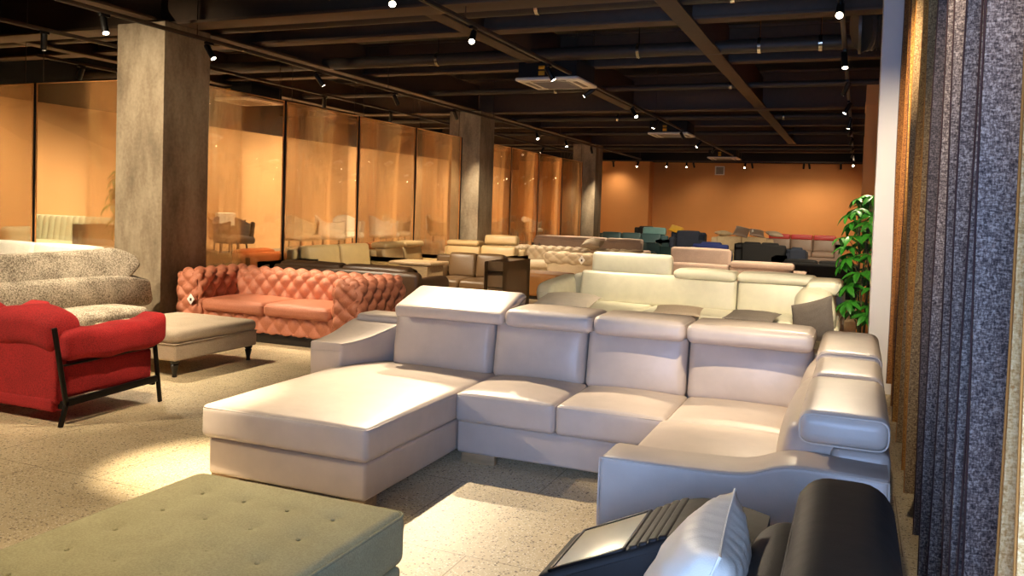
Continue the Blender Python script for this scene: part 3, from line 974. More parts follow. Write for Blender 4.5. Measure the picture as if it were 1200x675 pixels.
def tufted_bar(prof, axis, a, b, ps=0.13, pt=0.22, d=0.03, res=0.016, cap_a=True, cap_b=True, cap_r=0.05, t0=0.0):
    """closed outline swept along an axis ('x': outline (y,z); 'y': outline (x,z)), surface quilted in diamonds"""
    n = len(prof)
    P = [Vector(p) for p in prof]
    ar = sum(P[i].x*P[(i+1) % n].y-P[(i+1) % n].x*P[i].y for i in range(n))
    if ar < 0: P = P[::-1]
    per = sum((P[(i+1) % n]-P[i]).length for i in range(n))
    m = int(per/res)
    k = max(1, round(per/ps)); ps_ = per/k
    pts = []
    i = 0; acc = 0.0
    seg = (P[1]-P[0]).length
    for j in range(m):
        s = per*j/m
        while acc+seg < s-1e-9:
            acc += seg; i += 1
            seg = (P[(i+1) % n]-P[i % n]).length
        t = (s-acc)/seg if seg > 0 else 0
        pts.append(P[i % n].lerp(P[(i+1) % n], t))
    nor = []
    for j in range(m):
        e = pts[(j+2) % m]-pts[j-2]
        nor.append(Vector((e.y, -e.x)).normalized())
    cen = sum(pts, Vector((0, 0)))/m
    g = G()
    def P3(q, w):
        return (w, q.x, q.y) if axis == 'x' else (q.x, w, q.y)
    rings = []
    L = b-a; nw = int(L/res)
    for w_i in range(nw+1):
        w = a+L*w_i/nw
        ea = min(1.0, (w-a)/cap_r) if cap_a else 1.0
        eb = min(1.0, (b-w)/cap_r) if cap_b else 1.0
        ins = cap_r*((1-math.sqrt(max(0, 1-(1-ea)**2)))+(1-math.sqrt(max(0, 1-(1-eb)**2))))
        row = []
        for j in range(m):
            h = tuft(per*j/m, w-t0, ps_*2, pt, d)
            row.append(P3(pts[j]+nor[j]*(h-ins), w))
        rings.append(row)
    vs = [p for r in rings for p in r]; fs = []
    for r in range(len(rings)-1):
        for j in range(m):
            t = (j+1) % m
            fs.append((r*m+j, r*m+t, (r+1)*m+t, (r+1)*m+j))
    # caps: concentric rings, quilted in plane coordinates
    for (flag, ri, w, sg) in ((cap_a, 0, a, -1), (cap_b, len(rings)-1, b, 1)):
        base = ri*m
        prevb = base
        K = 14
        for q in range(1, K+1):
            f = 1-q/K
            o = len(vs)
            for j in range(m):
                rp = pts[j]-nor[j]*cap_r
                p = cen.lerp(rp, f)
                h = (tuft(p.x-cen.x, p.y, ps*2, pt*0.85, d)+d)*min(1, (1-f)*5) if flag else 0
                vs.append(P3(p, w+sg*h))
            for j in range(m):
                t = (j+1) % m
                fs.append((prevb+j, prevb+t, o+t, o+j))
            prevb = o
    return g.add(vs, fs)

def chesterfield(name, label, loc, rz, w, d, mat, arm_w=0.40, top=0.77, seat_h=0.43, n_seats=2, group=None, res=0.016, roll=False, ps=0.11, pt=0.2, td=0.042):
    """local frame: centred in x, front at y=0, faces -y"""
    R = thing(name, label, 'sofa', loc, rz, group)
    r_ = 0.17
    # arms
    for s in (-1, 1):
        x_in, x_out = s*(w/2-arm_w), s*(w/2)-(0.04*s if roll else 0)
        prof = round_poly([(x_in, 0.08), (x_out, 0.08), (x_out, top), (x_in, top)], [0.03, 0.03, r_, r_], 6)
        part(R, 'armrest', tufted_bar(prof, 'y', 0.0, d-(0.1 if roll else 0), ps=ps, pt=pt, d=td, res=res), mat, sharp=80)
    prof = round_poly([(d-0.36, 0.2), (d, 0.2), (d, top), (d-0.36, top)], [0.03, 0.03, 0.17, 0.17], 6)
    if roll:
        part(R, 'back_panel', G().span(-w/2+0.03, w/2-0.03, d-0.30, d-0.04, 0.09, top-0.16, r=0.05, n=6), mat)
        rp = round_poly([(d-0.30, top-0.24), (d+0.03, top-0.24), (d+0.03, top+0.01), (d-0.30, top+0.01)], 0.11, 6)
        part(R, 'back_roll', tufted_bar(rp, 'x', -w/2-0.02, w/2+0.02, ps=0.11, pt=0.26, d=0.03, res=res), mat, sharp=80)
    else: part(R, 'backrest', tufted_bar(prof, 'x', -w/2+arm_w-0.03, w/2-arm_w+0.03, ps=ps, pt=pt, d=td, res=res, cap_a=False, cap_b=False), mat, sharp=80)
    # front rail
    prof = round_poly([(0.03, 0.09), (0.25, 0.09), (0.25, 0.33), (0.03, 0.33)], 0.03, 4)
    part(R, 'front_rail', tufted_bar(prof, 'x', -w/2+arm_w-0.02, w/2-arm_w+0.02, ps=ps*1.1, pt=pt, d=td*0.7, res=res, cap_a=False, cap_b=False), mat, sharp=80)
    wi = (w-2*arm_w)/n_seats
    for i in range(n_seats):
        x0 = -w/2+arm_w+wi*i
        c = part(R, 'seat_cushion', G().span(x0+0.003, x0+wi-0.003, -0.02, d-0.28, seat_h-0.13, seat_h, r=0.05, n=12, puff=(0, 0, 0.012, 0, 0, 0.035)), mat)
        part(c, 'piping', G().tube(loop_path(x0+0.006, x0+wi-0.006, -0.018, d-0.28, seat_h-0.03, 0.05), 0.005, 6, closed=True), mat)
    part(R, 'plinth', G().box((-w/2+0.05, 0.06, 0), (w/2-0.05, d-0.05, 0.10)), 'darkwood', 'dark recessed plinth')
    return R
chesterfield('chesterfield_sofa', 'pink velvet deep-buttoned sofa with price tag beside the nearest column', (-5.88, 7.27, 0), 0, 2.49, 0.93, 'pink', res=0.0135, ps=0.10, pt=0.18, td=0.042)

def price_tag(label, loc, rz, tilt=0.0, s=0.09):
    r = thing('price_tag', label, 'price tag', loc, rz, None)
    o = part(r, 'card', G().prism(round_poly([(-s/2, 0), (0, -s/2*1.25), (s/2, 0), (0, s/2*1.25)], 0.004, 2), 'z', -0.001, 0.001, r=0.0005, k=1), 'tag')
    o.rotation_euler = (PI/2+tilt, 0, 0)
    p = part(o, 'printed_mark', G().box((-s*0.12, -s*0.2, 0.001), (s*0.12, s*0.12, 0.0016), 0.0002), 'tagprint')
    part(r, 'cord', G().tube([(0, 0, s*0.6), (0.004, 0.004, s*0.9), (0, 0.01, s*1.15)], 0.0015, 5), 'tagprint')
price_tag('white diamond price tag hanging on the front of the pink velvet sofa', (-6.83, 7.215, 0.42), 0.15, 0.0, 0.10)

# ------------------------------------------------------------------ black sofa in the foreground
def black_sofa():
    R = thing('black_sofa', 'black leather sofa with ribbed armrest at the bottom right', 'sofa', (-0.35, 1.6, 0))
    W = dict(world=True)
    # armrest: slanting up from the front, ribbed over its crest
    def armtop(x):
        pts = [(-0.80, 0.505), (-0.765, 0.535), (-0.54, 0.645), (-0.44, 0.69), (-0.36, 0.70), (-0.26, 0.69), (-0.12, 0.66)]
        for (a, b) in zip(pts, pts[1:]):
            if a[0] <= x <= b[0]:
                return a[1]+(b[1]-a[1])*(x-a[0])/(b[0]-a[0])
        return pts[-1][1]
    top = smooth_profile([(-0.80, 0.50), (-0.765, 0.530), (-0.54, 0.635), (-0.45, 0.682), (-0.37, 0.70), (-0.27, 0.69), (-0.20, 0.675)], 6)
    prof = [(-0.20, 0.06), (-0.78, 0.06)] + top
    a = part(R, 'armrest', G().prism(prof, 'y', 2.19, 2.54, r=0.02, k=4), 'black_leather', **W)
    # inlaid pale panel with a dark frame, on the slope
    A = Vector((-0.765, 0, 0.524)); B = Vector((-0.545, 0, 0.628))
    d = (B-A).normalized(); nrm = Vector((-d.z, 0, d.x))
    ang = -math.atan2(d.z, d.x)
    L = (B-A).length
    mid = (A+B)/2
    fr = G()
    for (lo, hi) in (((-L/2, -0.168, 0), (-L/2+0.012, 0.168, 0.009)), ((L/2-0.012, -0.168, 0), (L/2, 0.168, 0.009)), ((-L/2, -0.168, 0), (L/2, -0.152, 0.009)), ((-L/2, 0.152, 0), (L/2, 0.168, 0.009))):
        fr.box(lo, hi, 0.003)
    mt = Matrix.Translation((mid.x, 2.365, mid.z)) @ Matrix.Rotation(ang, 4, 'Y')
    fr.xf(0, mt)
    part(a, 'panel_frame', fr, 'blackmetal', 'dark metal frame around the pale panel', **W)
    pn = G().box((-L/2+0.011, -0.153, 0.0), (L/2-0.011, 0.153, 0.006), 0.002); pn.xf(0, mt)
    part(a, 'inlay_panel', pn, 'pale_panel', 'pale smooth panel set into the armrest', **W)
    # ribs
    rb = G()
    for i in range(4):
        x = -0.525+0.026*i
        z = None
        for (p, q) in zip(top, top[1:]):
            if p[0] <= x <= q[0]:
                z = p[1]+(q[1]-p[1])*(x-p[0])/(q[0]-p[0])
        rb.rbox((x, 2.365, z-0.003), (0.026, 0.335, 0.016), r=0.007, n=4, k=2, rot=(0, -0.40+0.04*i, 0))
    part(a, 'rib', rb, 'black_leather', **W)
    # seat, base
    part(R, 'base', G().span(-0.76, 0.10, 0.5, 2.2, 0.06, 0.26, r=0.02, n=4), 'black_leather', **W)
    for (y0, y1) in ((0.5, 1.34), (1.35, 2.18)):
        part(R, 'seat_cushion', G().span(-0.80, -0.18, y0, y1, 0.26, 0.45, r=0.05, n=8, puff=(0.01, 0, 0, 0, 0, 0.03)), 'black_leather', **W)
    # back: lower cushion and a thick rolled headrest
    part(R, 'back_frame', G().span(-0.05, 0.115, 0.5, 2.2, 0.06, 0.76, r=0.04, n=6), 'black_leather', **W)
    for (y0, y1) in ((0.5, 1.335), (1.345, 2.17)):
        part(R, 'back_cushion', G().rbox((-0.12, (y0+y1)/2, 0.605), (0.18, y1-y0, 0.41), r=0.08, n=10, puff=(0.03, 0, 0, 0, 0, 0.01), rot=(0, 0.10, 0)), 'black_leather', **W)
        c = part(R, 'headrest', G().span(-0.105, 0.105, y0-0.0, y1-0.0, 0.71, 0.93, r=0.07, n=10, puff=(0.005, 0.005, 0.0, 0.0, 0, 0.008)), 'black_leather', **W)
        part(c, 'piping', G().tube([(-0.098, y0+0.05, 0.885), (-0.1, (y0+y1)/2, 0.89), (-0.098, y1-0.05, 0.885), (-0.1, y1-0.02, 0.85), (-0.1, y1-0.01, 0.75)], 0.004, 6), 'black_leather', **W)
black_sofa()

# ------------------------------------------------------------------ pillows
def pillow(label, loc, size, thick, rot, mat, wrinkle=0.006, name='pillow', group=None, ear=0.06):
    R = thing(name, label, 'pillow', loc, 0, group)
    g = G(); n = 26
    h = size/2
    for s in (1, -1):
        rows = []
        for i in range(n+1):
            row = []
            for j in range(n+1):
                u, v = 2*i/n-1, 2*j/n-1
                pinch = 1-ear*(1-abs(u*v))*0 - ear*((1-u*u)*v**4*0 + 0)
                x = u*h*(1-ear*(1-u*u)*0 - ear*(1-v*v)*abs(u)**3*0 - ear*(1-v*v)*u*u)
                y = v*h*(1-ear*(1-u*u)*v*v)
                e = max(0, (1-u*u)*(1-v*v))
                z = thick/2*e**0.42
                z += wrinkle*0.5*math.sin(9*u+5*v)*e + wrinkle*(0.6+0.4*math.sin(3*u))*math.sin(19*v-5*u+1.5*math.sin(4*u))*e
                # seam puckers
                edge = 1-max(abs(u), abs(v))
                z += wrinkle*1.2*math.sin(26*(u if abs(v) > abs(u) else v))*math.exp(-(edge/0.16)**2)*(1 if e > 0 else 0)*min(1, edge*12)
                row.append((x, y, s*z))
            rows.append(row)
        if s < 0: rows = [r[::-1] for r in rows]
        g.grid(rows)
    q = Euler(rot).to_matrix().to_4x4()
    g.xf(0, q)
    part(R, 'cover', g, mat, sharp=170)
    pth = []
    for (u0, v0, u1, v1) in ((-1, -1, 1, -1), (1, -1, 1, 1), (1, 1, -1, 1), (-1, 1, -1, -1)):
        for k in range(12):
            t = k/12
            u, v = u0+(u1-u0)*t, v0+(v1-v0)*t
            pth.append(q @ Vector((u*h*(1-ear*(1-v*v)*u*u), v*h*(1-ear*(1-u*u)*v*v), 0)))
    part(R, 'piping', G().tube(pth, 0.0035, 6, closed=True), mat)
    return R
def facing(n, phi=0.0):
    n = Vector(n).normalized()
    h = (Vector((0, 0, 1))-n*n.z).normalized()
    w_ = h.cross(n)
    m = Matrix((w_, h, n)).transposed()
    return (m @ Matrix.Rotation(phi, 3, 'Z')).to_euler()
PW = pillow('white leather pillow standing on the black sofa at the bottom right', (-0.318, 1.89, 0.665), 0.44, 0.22, facing((-0.93, -0.06, 0.36)), 'pillow_white', 0.005)
# ------------------------------------------------------------------ general sofa for the rows farther back
def gsofa(label, loc, rz, w, d, mat, seats=3, arm_w=0.2, arm_h=0.6, back_h=0.76, seat_h=0.43, hr=(), hrmat=None, armr=0.05, group=None, name='sofa', foot='darkwood', backmat=None, fluted=False, base_h=0.1, arms=True, cat='sofa'):
    R = thing(name, label, cat, loc, rz, group)
    part(R, 'base', G().span(-w/2+0.02, w/2-0.02, 0.04, d-0.02, base_h, seat_h-0.16, r=0.02, n=3), mat)
    if not arms: arm_w = 0.0
    wi = (w-2*arm_w)/seats
    for i in range(seats):
        x0 = -w/2+arm_w+wi*i
        part(R, 'seat_cushion', G().span(x0+.004, x0+wi-.004, 0.0, d-0.22, seat_h-0.17, seat_h, r=0.045, n=6, puff=(0, 0, 0.01, 0, 0, 0.025)), mat)
        if not fluted:
            part(R, 'back_cushion', G().rbox((x0+wi/2, d-0.20, (seat_h+back_h)/2), (wi-.008, 0.2, back_h-seat_h+0.04), r=0.05, n=6, puff=(0, 0, 0.03, 0, 0, 0.01), rot=(-0.14, 0, 0)), backmat or mat)
    if fluted:
        g = G()
        k = int((w-2*arm_w+0.2)/0.11)
        for i in range(k):
            x = -w/2+0.06+(w-0.12)*i/(k-1)
            g.rbox((x, d-0.18, (seat_h+back_h)/2), ((w-0.12)/(k-1), 0.16, back_h-seat_h+0.1), r=0.05, n=3, k=3, rot=(-0.12, 0, 0))
        part(R, 'fluted_back', g, mat)
    part(R, 'back_frame', G().span(-w/2+0.01, w/2-0.01, d-0.14, d, base_h, back_h-0.02, r=min(armr, 0.06), n=5), mat)
    if arms:
        for s in (-1, 1):
            part(R, 'armrest', G().span(s*w/2, s*(w/2-arm_w), 0.0, d-0.02, base_h, arm_h, r=armr, n=6), mat)
    for h in hr:
        x0, x1, z0, z1, t = h
        dep = 0.14 if t else 0.30
        part(R, 'headrest', G().rbox(((x0+x1)/2, d-0.17 if not t else d-0.1, (z0+z1)/2), (x1-x0, dep, z1-z0), r=0.045, n=7, puff=(0, 0, 0.012, 0, 0, 0.012), rot=(-0.2 if t else 0, 0, 0)), hrmat or mat)
    for sx in (-w/2+0.12, w/2-0.12):
        for sy in (0.12, d-0.12):
            part(R, 'leg', G().box((sx-0.025, sy-0.025, 0), (sx+0.025, sy+0.025, base_h+0.01), 0.004), foot)
    return R

# second pale corner sofa right behind the big one
def cream_sofa():
    S = thing('corner_sofa', 'cream leather corner sofa with one raised headrest behind the large off-white sofa', 'sofa', (-1.8, 9.3, 0))
    W = dict(world=True); m = 'sofa_cream'
    part(S, 'base', G().span(-3.2, -2.25, 8.15, 10.1, 0.06, 0.25, r=0.02, n=4), m, **W)
    part(S, 'base', G().span(-2.24, -0.15, 9.2, 10.1, 0.06, 0.25, r=0.02, n=4), m, **W)
    for (a, b) in ((-3.15, 8.2), (-2.35, 8.2), (-3.1, 10.1), (-0.25, 10.1), (-0.3, 9.25)):
        part(S, 'foot', G().box((a-0.05, b-0.03, 0), (a+0.05, b+0.03, 0.065)), 'oak', **W)
    part(S, 'chaise_cushion', G().span(-3.22, -2.23, 8.12, 9.92, 0.255, 0.44, r=0.05, n=10, puff=(0, 0, .01, 0, 0, .03)), m, **W)
    for (a, b) in ((-2.22, -1.27), (-1.26, -0.57)):
        part(S, 'seat_cushion', G().span(a, b, 9.15, 9.92, 0.255, 0.44, r=0.05, n=10, puff=(0, 0, .01, 0, 0, .035)), m, **W)
    xs = [-3.16, -1.26, -0.50]
    for i in range(2):
        part(S, 'back_cushion', G().rbox(((xs[i]+xs[i+1])/2, 10.0, 0.6), (xs[i+1]-xs[i]-.008, 0.22, 0.40), r=0.05, n=10, puff=(0, 0, .035, 0, 0, 0), rot=(-.16, 0, 0)), m, **W)
    part(S, 'back_frame', G().span(-3.3, -0.1, 10.05, 10.3, 0.06, 0.75, r=0.05, n=6), m, **W)
    c = part(S, 'headrest', G().rbox((-2.535, 10.02, 0.905), (1.0, 0.13, 0.27), r=0.05, n=10, puff=(0, 0, .02, 0, 0, .005), rot=(-0.10, 0, 0)), m, 'raised cream headrest', **W)
    part(S, 'headrest', G().span(-2.0, -1.27, 9.86, 10.25, 0.775, 0.88, r=0.05, n=8, puff=(0, 0, .01, 0, 0, .025)), m, **W)
    part(S, 'headrest', G().span(-1.26, -0.40, 9.86, 10.25, 0.775, 0.88, r=0.05, n=8, puff=(0, 0, .01, 0, 0, .025)), m, **W)
    # scrolled left arm
    top = smooth_profile([(9.10, 0.585), (9.25, 0.66), (9.5, 0.685), (9.8, 0.70), (10.25, 0.72)], 5)
    prof = [(10.25, 0.06), (9.12, 0.06), (9.11, 0.3)] + top
    def fl(p):
        p.x -= 0.10*max(0, p.z-0.45)/0.25
        return p
    part(S, 'armrest', G().prism(prof, 'x', -3.40, -3.19, r=0.05, k=4, fn=fl), m, **W)
    # curved return on the right, sweeping towards the camera
    def curve(q, u):
        q = Vector(q)
        t = max(0, -u[1])
        q.z -= 0.16*t**3*(0.5+0.5*u[2])
        q.x -= 0.10*(1+u[2])*0.5*(1-t)*0.6
        return q
    part(S, 'back_cushion', G().rbox((-0.33, 9.2, 0.57), (0.36, 1.5, 0.44), r=0.11, n=12, puff=(0.03, 0, 0, 0, 0, 0.02), fn=curve), m, **W)
    part(S, 'back_frame', G().span(-0.34, -0.12, 8.40, 10.1, 0.06, 0.5, r=0.05, n=6), m, **W)
    part(S, 'headrest', G().rbox((-0.30, 9.75, 0.80), (0.36, 0.85, 0.13), r=0.05, n=8, puff=(0, 0, 0, 0, 0, .02)), m, **W)
cream_sofa()
P = pillow('white leather pillow lying on the cream corner sofa, seen above the big sofa back', (-2.86, 8.5, 0.56), 0.62, 0.15, (math.radians(8), 0, math.radians(2)), 'pillow_white', 0.005)
P = pillow('grey scatter pillow standing at the right end of the cream corner sofa', (-0.35, 8.2, 0.585), 0.42, 0.16, facing((-0.5, -0.8, 0.35), 0.35), 'grey_pillow', 0.003)
pillow('beige pillow lying on the middle of the cream corner sofa', (-1.75, 8.98, 0.50), 0.5, 0.09, (math.radians(4), 0, 0.1), 'taupe', 0.003)
pillow('dark taupe pillow lying on the right seat of the cream corner sofa', (-0.98, 9.0, 0.50), 0.5, 0.09, (math.radians(4), 0, -0.1), 'grey_pillow', 0.003)

gsofa('dark brown leather sofa with its back to the camera behind the pink sofa', (-5.92, 9.55, 0), PI, 2.30, 0.86, 'dark_brown_leather', 2, back_h=0.76, arm_h=0.66, armr=0.08)
gsofa('olive leather two-cushion sofa standing against the amber glass', (-6.62, 10.75, 0), PI/2, 1.95, 0.92, 'olive_leather', 2, arm_w=0.14, back_h=0.88, arm_h=0.62, backmat='olive_leather')

def console():
    R = thing('console_table', 'wooden console with an oval opening behind the dark brown sofa', 'console', (-6.15, 10.5, 0))
    top = G().span(-6.10, -5.42, 10.22, 10.78, 0.705, 0.75, r=0.02, n=2)
    part(R, 'tabletop', top, 'oak', world=True)
    # end panel with an opening
    outer = round_poly([(-5.96, 0.0), (-5.50, 0.0), (-5.50, 0.71), (-5.96, 0.71)], 0.02, 5)
    g = G()
    n = 32
    cx, cz, rx, rz_ = -5.72, 0.60, 0.075, 0.05
    def ray(t):
        c, s = math.cos(t), math.sin(t)
        tx = (0.22 if c > 0 else 0.24)/max(abs(c), 1e-6); tz = (0.11 if s > 0 else 0.60)/max(abs(s), 1e-6)
        return min(tx, tz)
    vs = []; fs = []
    for yy in (10.26, 10.74):
        for i in range(n):
            t = 2*PI*i/n
            r = ray(t)
            vs.append((cx+r*math.cos(t), yy, cz+r*math.sin(t)))
        for i in range(n):
            t = 2*PI*i/n
            vs.append((cx+rx*math.cos(t), yy, cz+rz_*math.sin(t)))
    for i in range(n):
        j = (i+1) % n
        fs += [(i, j, n+j, n+i), (2*n+i, 3*n+i, 3*n+j, 2*n+j), (i, 2*n+i, 2*n+j, j), (n+i, n+j, 3*n+j, 3*n+i)]
    part(R, 'base_panel', g.add(vs, fs), 'oak', world=True)
    part(R, 'inner_shelf', G().span(-5.94, -5.52, 10.45, 10.5, 0.02, 0.69, r=0.01, n=1), 'black', 'dark inner board', world=True)  # black board added so the oval opening looks dark
console()
gsofa('tan leather two-seat sofa with folded headrests against the amber glass', (-6.55, 12.65, 0), PI/2, 1.55, 0.98, 'tan_leather', 2, arm_w=0.12, back_h=0.80, arm_h=0.6, hr=[(-0.68, -0.02, 0.80, 0.90, 0), (0.02, 0.68, 0.80, 0.90, 0)])
gsofa('tan leather sofa with one raised headrest in front of the middle column, facing the camera', (-6.55, 13.6, 0), 0, 1.7, 0.98, 'tan_leather', 2, arm_w=0.14, back_h=0.80, arm_h=0.6, hr=[(-0.7, -0.02, 0.80, 0.90, 0), (0.02, 0.70, 0.84, 1.02, 1)])
A = gsofa('brown leather two-seat sofa with block arms and chrome leg facing the camera', (-5.55, 11.35, 0), 0.04, 1.55, 0.95, 'brown_leather', 2, arm_w=0.3, arm_h=0.60, back_h=0.78, foot='chrome')
cf = G()
cf.tube([(0.49, -0.02, 0.0), (0.49, -0.02, 0.36), (0.76, -0.02, 0.36), (0.76, -0.02, 0.0)], 0.012, 8)
part(A, 'leg_frame', cf, 'chrome', 'chrome leg frame')
R = thing('leather_ottoman', 'ochre brown leather ottoman beside the brown two-seat sofa', 'ottoman', (-5.0, 13.65, 0))
part(R, 'cushion', G().rbox((0, 0, 0.25), (0.86, 0.8, 0.38), r=0.05, n=8, puff=(.01, .01, .01, .01, 0, .02)), 'ochre')
part(R, 'plinth', G().box((-0.38, -0.35, 0), (0.38, 0.35, 0.07)), 'darkwood')
chesterfield('chesterfield_armchair', 'beige buttoned velvet armchair with its back to the camera and a price tag', (-5.02, 16.1, 0), PI, 1.15, 0.88, 'beige_velvet', arm_w=0.28, top=0.72, n_seats=1, res=0.02, roll=True)
price_tag('white diamond price tag hanging on the back of the beige buttoned armchair', (-4.82, 15.16, 0.60), -0.1, 0.0, 0.14)
chesterfield('chesterfield_sofa', 'long beige buttoned velvet sofa facing the camera behind the buttoned armchair', (-5.55, 16.35, 0), 0, 2.95, 0.95, 'beige_velvet', top=0.76, n_seats=3, res=0.026)
pillow('patterned beige pillow on the back of the long beige buttoned sofa', (-5.2, 17.1, 0.84), 0.42, 0.2, (math.radians(15), 0, 0), 'beige_velvet', 0.008)
gsofa('pink-beige sofa with plain two-part back facing away behind the buttoned sofas', (-6.0, 20.1, 0), PI, 2.75, 0.92, 'pinkbeige', 2, back_h=0.86, arm_h=0.62, hr=[(-1.33, -0.48, 0.72, 0.90, 0), (-0.46, 1.33, 0.72, 0.90, 0)])
gsofa('dark teal sofa with a raised pale teal headrest near the farthest column', (-6.75, 25.7, 0), 0, 2.35, 0.95, 'darkteal', 3, back_h=0.84, hr=[(0.35, 1.1, 0.82, 1.06, 1)], hrmat='teal')
gsofa('navy rounded sofa beside the dark teal sofa', (-5.05, 26.8, 0), 0.1, 1.15, 0.9, 'navy', 1, back_h=0.96, arm_h=0.78, armr=0.10)
pillow('yellow pillow on top of the navy rounded sofa', (-5.55, 27.6, 1.02), 0.42, 0.14, (math.radians(25), math.radians(15), 0), 'yellow', 0.004)
gsofa('black armchair behind the dark teal sofa', (-6.7, 27.6, 0), 0, 0.9, 0.85, 'charcoal', 1, back_h=1.04, arm_h=0.6, name='armchair', cat='armchair')
gsofa('grey-teal armchair in front of the navy rounded sofa', (-4.55, 21.3, 0), 0.8, 0.85, 0.85, 'teal', 1, back_h=0.72, arm_h=0.55, name='armchair', cat='armchair')
gsofa('pink-beige leather sofa with tall left headrest behind the cream corner sofa', (-1.82, 12.55, 0), 0, 2.3, 1.0, 'pinkbeige', 2, back_h=0.74, arm_h=0.62, arm_w=0.22, hr=[(-0.95, 0.0, 0.72, 1.0, 1), (0.01, 0.95, 0.72, 0.83, 0)])
gsofa('pale yellow armchair behind the tall headrest of the pink-beige leather sofa', (-2.65, 15.4, 0), 0, 0.8, 0.8, 'beigefab', 1, back_h=0.84, arm_h=0.6, name='armchair', cat='armchair')
gsofa('blue fabric sofa left of the black sofa far back', (-3.48, 22.6, 0), PI, 0.93, 0.85, 'blue', 1, back_h=0.80, arm_h=0.6)
gsofa('black sofa with its back to the camera between blue and navy seats far back', (-2.33, 23.5, 0), PI, 1.3, 0.9, 'charcoal', 2, back_h=0.82, arm_h=0.7)
gsofa('navy armchair right of the black sofa far back', (-1.42, 23.1, 0), PI, 0.5, 0.75, 'navy', 1, arm_w=0.1, back_h=0.74, arm_h=0.66, name='armchair', cat='armchair')
gsofa('beige sofa far back heaped with taupe pillows', (-3.4, 26.6, 0), 0, 1.95, 0.95, 'beigefab', 2, back_h=0.84)
for i, (x, z, rx, ry, l) in enumerate([(-3.42, 1.0, 40, 12, 'taupe pillow standing on the heap on the beige sofa far back'), (-2.95, 0.98, 24, 8, 'brown-grey pillow in the middle of the heap on the beige sofa far back'), (-2.42, 0.97, 10, 4, 'flat taupe pillow at the right of the heap on the beige sofa far back'), (-3.98, 0.93, 4, 0, 'flat beige pillow at the left of the heap on the beige sofa far back')]):
    pillow(l, (x, 27.42, z+0.02), 0.46, 0.16, (math.radians(rx), math.radians(ry), 0.2*i), ['taupe_leather', 'taupe_leather', 'taupe', 'beigefab'][i], 0.006, group='pillows heaped on the far beige sofa')
gsofa('taupe leather sofa with three red headrests by the far orange wall', (-1.7, 28.6, 0), 0, 2.5, 0.95, 'taupe_leather', 3, back_h=0.82, hr=[(-1.06, -0.37, 0.80, 0.96, 0), (-0.35, 0.34, 0.80, 0.96, 0), (0.36, 1.06, 0.80, 0.96, 0)], hrmat='red_leather')
gsofa('black sofa with rounded arm beside the green plant', (-0.64, 16.9, 0), PI, 1.6, 0.9, 'charcoal', 2, back_h=0.74, arm_h=0.70, armr=0.10)
R = thing('footstool', 'small beige footstool beyond the black sofa near the plant', 'footstool', (-1.05, 19.5, 0))
part(R, 'cushion', G().rbox((0, 0, 0.37), (0.5, 0.5, 0.46), r=0.06, n=5, puff=(.01, .01, .01, .01, 0, .02)), 'beigefab')
for sx in (-.18, .18):
    for sy in (-.18, .18):
        part(R, 'leg', G().lathe([(0.012, 0), (0.02, 0.16)], (sx, sy, 0), 8), 'darkwood')
gsofa('white leather sofa between the boucle sofa and the left glass panel', (-9.5, 6.75, 0), 0, 2.5, 0.86, 'whitefab', 2, back_h=0.90, arm_h=0.62, armr=0.08)

# ------------------------------------------------------------------ seating seen through the amber glass
gsofa('cream sofa beyond the glass just right of the nearest column', (-9.1, 8.95, 0), -PI/2, 1.2, 0.85, 'beigefab', 1, back_h=0.80, armr=0.08)
gsofa('orange sofa beyond the glass behind the pink velvet sofa', (-9.1, 10.2, 0), -PI/2, 1.2, 0.85, 'orange_fabric', 1, back_h=0.78, armr=0.08)
gsofa('beige sofa beyond the second glass panel', (-9.1, 11.6, 0), -PI/2, 1.5, 0.85, 'beigefab', 2, back_h=0.78, armr=0.08)
gsofa('orange sofa beyond the third glass panel', (-9.1, 13.35, 0), -PI/2, 1.7, 0.85, 'orange_fabric', 2, back_h=0.79, armr=0.08)
gsofa('beige sofa beyond the fourth glass panel', (-9.1, 15.2, 0), -PI/2, 1.5, 0.85, 'beigefab', 2, back_h=0.80, armr=0.08)
gsofa('pale mint sofa with fluted back beyond the left glass panel', (-11.15, 8.75, 0.42), 0, 1.9, 0.8, 'mint', 2, back_h=0.74, seat_h=0.40, fluted=True, armr=0.08)
